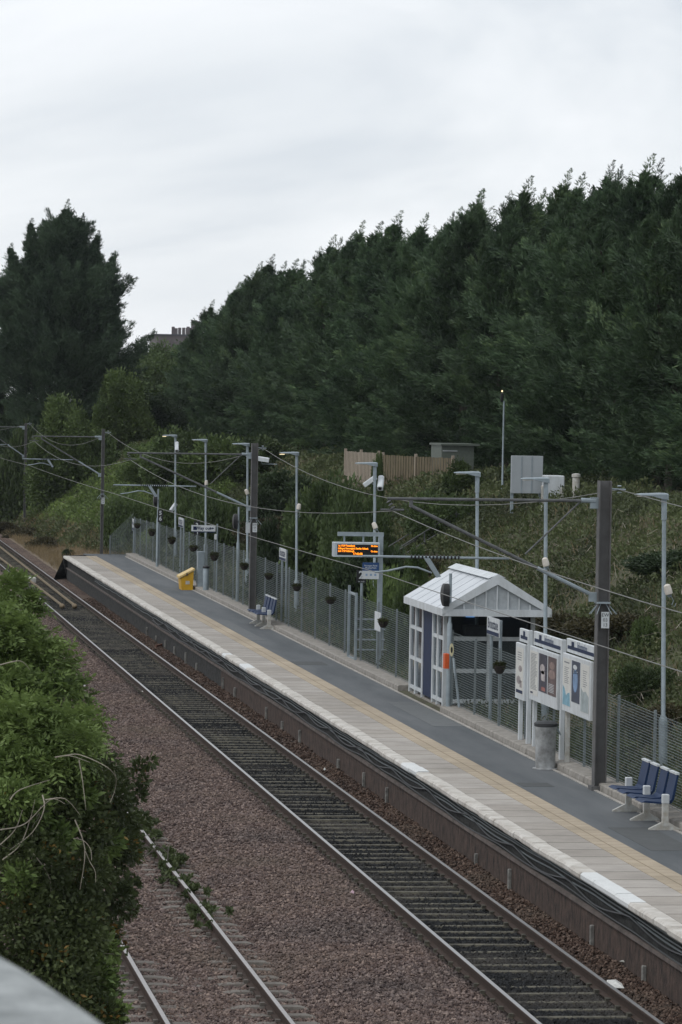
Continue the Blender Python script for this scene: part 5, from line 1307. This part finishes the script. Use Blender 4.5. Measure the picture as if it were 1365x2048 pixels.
V, F = leaves(P_, U_+np.array([.1, -.2, -.1]), rg.uniform(.035, .075, len(P_)), rg.uniform(.02, .045, len(P_)), rg, .7)
ds = np.sin(P_[:, 0]*9+P_[:, 2]*7)+np.sin(P_[:, 2]*13+P_[:, 1]*5); fm = np.where((ds > 1.0) & (rg.random(len(P_)) < .10), 1, 0)
npmesh('foliage', V, F, [LF_R, LF_O], bt2, fm=fm)
P2, U2 = clump_points([(190, 1960, 33.9, .2), (200, 1900, 34.3, .17), (30, 1600, 34, .2), (225, 2020, 33.6, .12), (60, 1625, 34.1, .2), (150, 1590, 34.7, .18), (120, 1680, 34.2, .14), (215, 1690, 35.2, .14), (40, 1760, 33.7, .15)], 3600, rg)
V, F = leaves(P2, U2+np.array([.1, -.3, .1]), rg.uniform(.04, .095, len(P2)), rg.uniform(.02, .045, len(P2)), rg, .6)
npmesh('young_shoots', V, F, LF_E, bt2)
def smooth_path(p, n=5):
    p = [Vector(q) for q in p]; o = []
    for i in range(len(p)-1):
        a, b, c, d = p[max(i-1, 0)], p[i], p[i+1], p[min(i+2, len(p)-1)]
        for k in range(n):
            t_ = k/n; o.append(tuple(.5*((2*b)+(c-a)*t_+(2*a-5*b+4*c-d)*t_**2+(3*b-a-3*c+d)*t_**3)))
    return o+[tuple(p[-1])]
m = MB()
tw = [[(0, 1660), (50, 1648), (100, 1600), (130, 1608)], [(5, 1720), (40, 1690), (60, 1640), (70, 1600)], [(85, 1590), (88, 1620), (65, 1665), (20, 1700)], [(90, 1600), (130, 1598), (160, 1630)], [(20, 1600), (40, 1580), (100, 1560)],
      [(110, 1515), (140, 1512), (180, 1525)], [(158, 1520), (165, 1560), (172, 1620)], [(0, 1690), (30, 1660), (45, 1620)], [(130, 1512), (160, 1510), (215, 1535), (235, 1560)], [(0, 1330), (40, 1322), (60, 1340)], [(60, 1700), (100, 1760), (95, 1840)], [(150, 1640), (170, 1700), (160, 1780)]]
for w_ in tw:
    pts = [at(a_, b_, Y=33.7+.12*random.random()) for a_, b_ in w_]; pts = smooth_path(pts); m.tube(pts, [.0065-.005*i/len(pts) for i in range(len(pts))], 5)
for k in range(15):
    px, py = random.uniform(0, 230), random.uniform(1560, 1980); a_ = random.uniform(0, 6.28); pts = [at(px, py, Y=34)]
    for j in range(3): px += 22*math.cos(a_); py += 22*math.sin(a_); a_ += random.uniform(-.7, .7); pts.append(at(px, py, Y=34-.05*j))
    pts = smooth_path(pts); m.tube(pts, [.004-.002*i/len(pts) for i in range(len(pts))], 4)
tag(m.build('twigs', TWIG, bt2), kind='stuff')
m = MB()
for px, py in ((20, 1700), (150, 1760), (100, 1950), (200, 1700)): m.tube([(root[0]-.6, 35.2, -.1), at(px, py, Y=35)], [.05, .015], 6)
m.build('stems', BARK, bt2)
# low creeper over the rail of the second line
cl = []
for k in range(60):
    f = rg.random(); c_ = at(*( (265+155*f, 1628+215*f) ), Z=0); cl.append((c_[0]+rg.normal(.06, .15), c_[1]+rg.normal(0, .8), 0.0, rg.uniform(.05, .14)*(1.2-.6*f)))
PP = []
for (a_, b_, c_, r_) in cl:
    k = int(5200*r_*r_*2); u = rg.normal(0, 1, (k, 3)); u /= np.linalg.norm(u, axis=1, keepdims=True); PP.append(np.array([a_, b_, c_-.06])+u*np.array([r_*.75, r_*2.2, r_*.45])*(rg.random((k, 1))**.5))
PP = np.concatenate(PP); PP[:, 2] = np.maximum(PP[:, 2], -.18)
V, F = leaves(PP, np.tile([[0, -.2, .6]], (len(PP), 1)), rg.uniform(.05, .10, len(PP)), rg.uniform(.03, .06, len(PP)), rg, .7)
cb = empty('creeper', tuple(PP[0]), 'green creeper growing across the right rail of the second line', 'creeper'); npmesh('foliage', V, F, LF_R, cb)
m = MB()
for k in range(10):
    m = MB(); a_ = PP[rg.integers(len(PP))]; b_ = a_+np.array([rg.uniform(-.5, .8), rg.uniform(-2, 2), 0]); m.tube([tuple(a_), tuple((a_+b_)/2+np.array([0, 0, .15])), tuple(b_)], .008, 4); m.build('runner', BARK, cb)
m = MB()
for px, py in ((348, 1716), (352, 1722), (346, 1724), (366, 1762), (372, 1770), (378, 1782), (388, 1790), (398, 1800), (206, 1522), (212, 1526), (204, 1530)):
    pass

# ------------------------------------------------------------------ litter
LIT = mat('litter_white', (.6, .6, .58), .8, 0, .2, 20)
def paper(px, py, s, label, m=LIT, Z=-.08, el=1.6, name='litter'):
    p = at(px, py, Z=Z); z = float(gz(p[0], p[1]))+.03; mb = MB(); n = 6
    ring = []
    for k in range(n):
        a_ = 2*PI*k/n+random.uniform(-.3, .3); r_ = s*random.uniform(.6, 1.1); ring.append((p[0]+r_*math.cos(a_), p[1]+r_*el*math.sin(a_), z+random.uniform(0, .04)))
    top = [(x_, y_, z_+.008) for x_, y_, z_ in ring]; mid = (p[0], p[1], z+.07)
    vs = ring+top+[mid]; fs = [(i, (i+1) % n, n+(i+1) % n, n+i) for i in range(n)]+[(n+i, n+(i+1) % n, 2*n) for i in range(n)]+[tuple(range(n))[::-1]]
    mb.add(vs, fs); return tag(mb.build(name, m), label, 'litter')
paper(1232, 1966, .14, 'large crumpled white paper beside the running rail at the lower right', el=2.2, name='paper_sheet')
paper(768, 1782, .03, 'small white scrap between the tracks at the centre bottom')
paper(705, 1790, .03, 'pinkish scrap left of the white one between the tracks', mat('pink_litter', (.5, .35, .4), .8))
paper(285, 1380, .05, 'pale scrap lying against the left running rail')
paper(750, 1560, .05, 'grey rag on the rusty ballast below the platform wall', mat('grey_rag', (.25, .25, .25), .9), el=3)
paper(865, 1640, .06, 'torn grey sheeting on the ballast below the platform', mat('grey_rag', (.25, .25, .25), .9), el=3)
paper(920, 1682, .07, 'pale flattened carton on the ballast below the platform', mat('carton', (.36, .36, .33), .9), el=3)
paper(1255, 1930, .10, 'pale stone like lump near the large crumpled paper', mat('carton', (.36, .36, .33), .9))
paper(650, 1541, .035, 'small white scrap beside the right running rail'); paper(1235, 1890, .04, 'white scrap on ballast above the large crumpled paper')
paper(169, 1374, .04, 'pale scrap on the ballast left of the running line'); paper(555, 1420, .04, 'white scrap below the platform wall in the distance')
a = at(311, 1295, Z=-.12); b = at(346, 1289, Z=-.12)
m = MB(); d_ = (Vector(b)-Vector(a)).normalized()*.9; q = Vector(a); m.prism([(a[0], a[1], -.11), (b[0], b[1], -.06), (b[0]+.02, b[1]-.12, -.06), (a[0]+.02, a[1]-.12, -.11)], (0, 0, .06))
tag(m.build('plank', mat('red_plank', (.16, .07, .045), .85)), 'reddish plank lying on the ballast below the platform', 'plank')

# ------------------------------------------------------------------ added air volume that lifts the dark tones
hz = MB().box((-1520, -180, -8), (1520, 1650, 34)).build('added_haze', None); hz.data.materials.clear()
hm = bpy.data.materials.new('added_haze_air'); hm.use_nodes = True; t_ = hm.node_tree; t_.nodes.remove(t_.nodes['Principled BSDF'])
pv = t_.nodes.new('ShaderNodeVolumePrincipled'); pv.inputs['Color'].default_value = (.86, .92, .98, 1); pv.inputs['Density'].default_value = .00008
t_.links.new(pv.outputs[0], t_.nodes['Material Output'].inputs['Volume']); hz.data.materials.append(hm); tag(hz, 'thin air volume added to lift the dark tones of the far trees', 'added_haze', kind='stuff')
# ------------------------------------------------------------------ stone parapet of the bridge at the lower left
STONE = mat('pale_weathered_stone', (.40, .42, .42), .95, 0, .15, 14, .35, c2=(.20, .215, .215), bscale=60)
zc = 6.9
edge = [at(a_, b_, Z=zc) for a_, b_ in ((-260, 1780), (-120, 1832), (0, 1890), (60, 1924), (120, 1963), (180, 2003), (245, 2050), (320, 2120), (400, 2220))]
t = empty('bridge_parapet', (edge[0][0], 2.6, 5.7), 'pale stone parapet coping of the bridge at the lower left corner', 'parapet')
rings = []
for (a_, b_, c_) in edge:
    rings.append([(a_, b_, zc-.18), (a_, b_+.0, zc-.035), (a_-.005, b_-.03, zc-.006), (a_-.02, b_-.08, zc), (a_-.05, 2.3, zc+.0), (a_-.05, 2.3, zc-.18)])
m = MB(); m.loft(rings); m.build('coping', STONE, t, True)
m = MB(); m.loft([[(a_-.02, b_-.08, zc-3.5), (a_-.02, b_-.08, zc-.181), (a_-.05, 2.38, zc-.181), (a_-.05, 2.38, zc-3.5)] for a_, b_, c_ in edge]); m.build('wall', STONE, t)
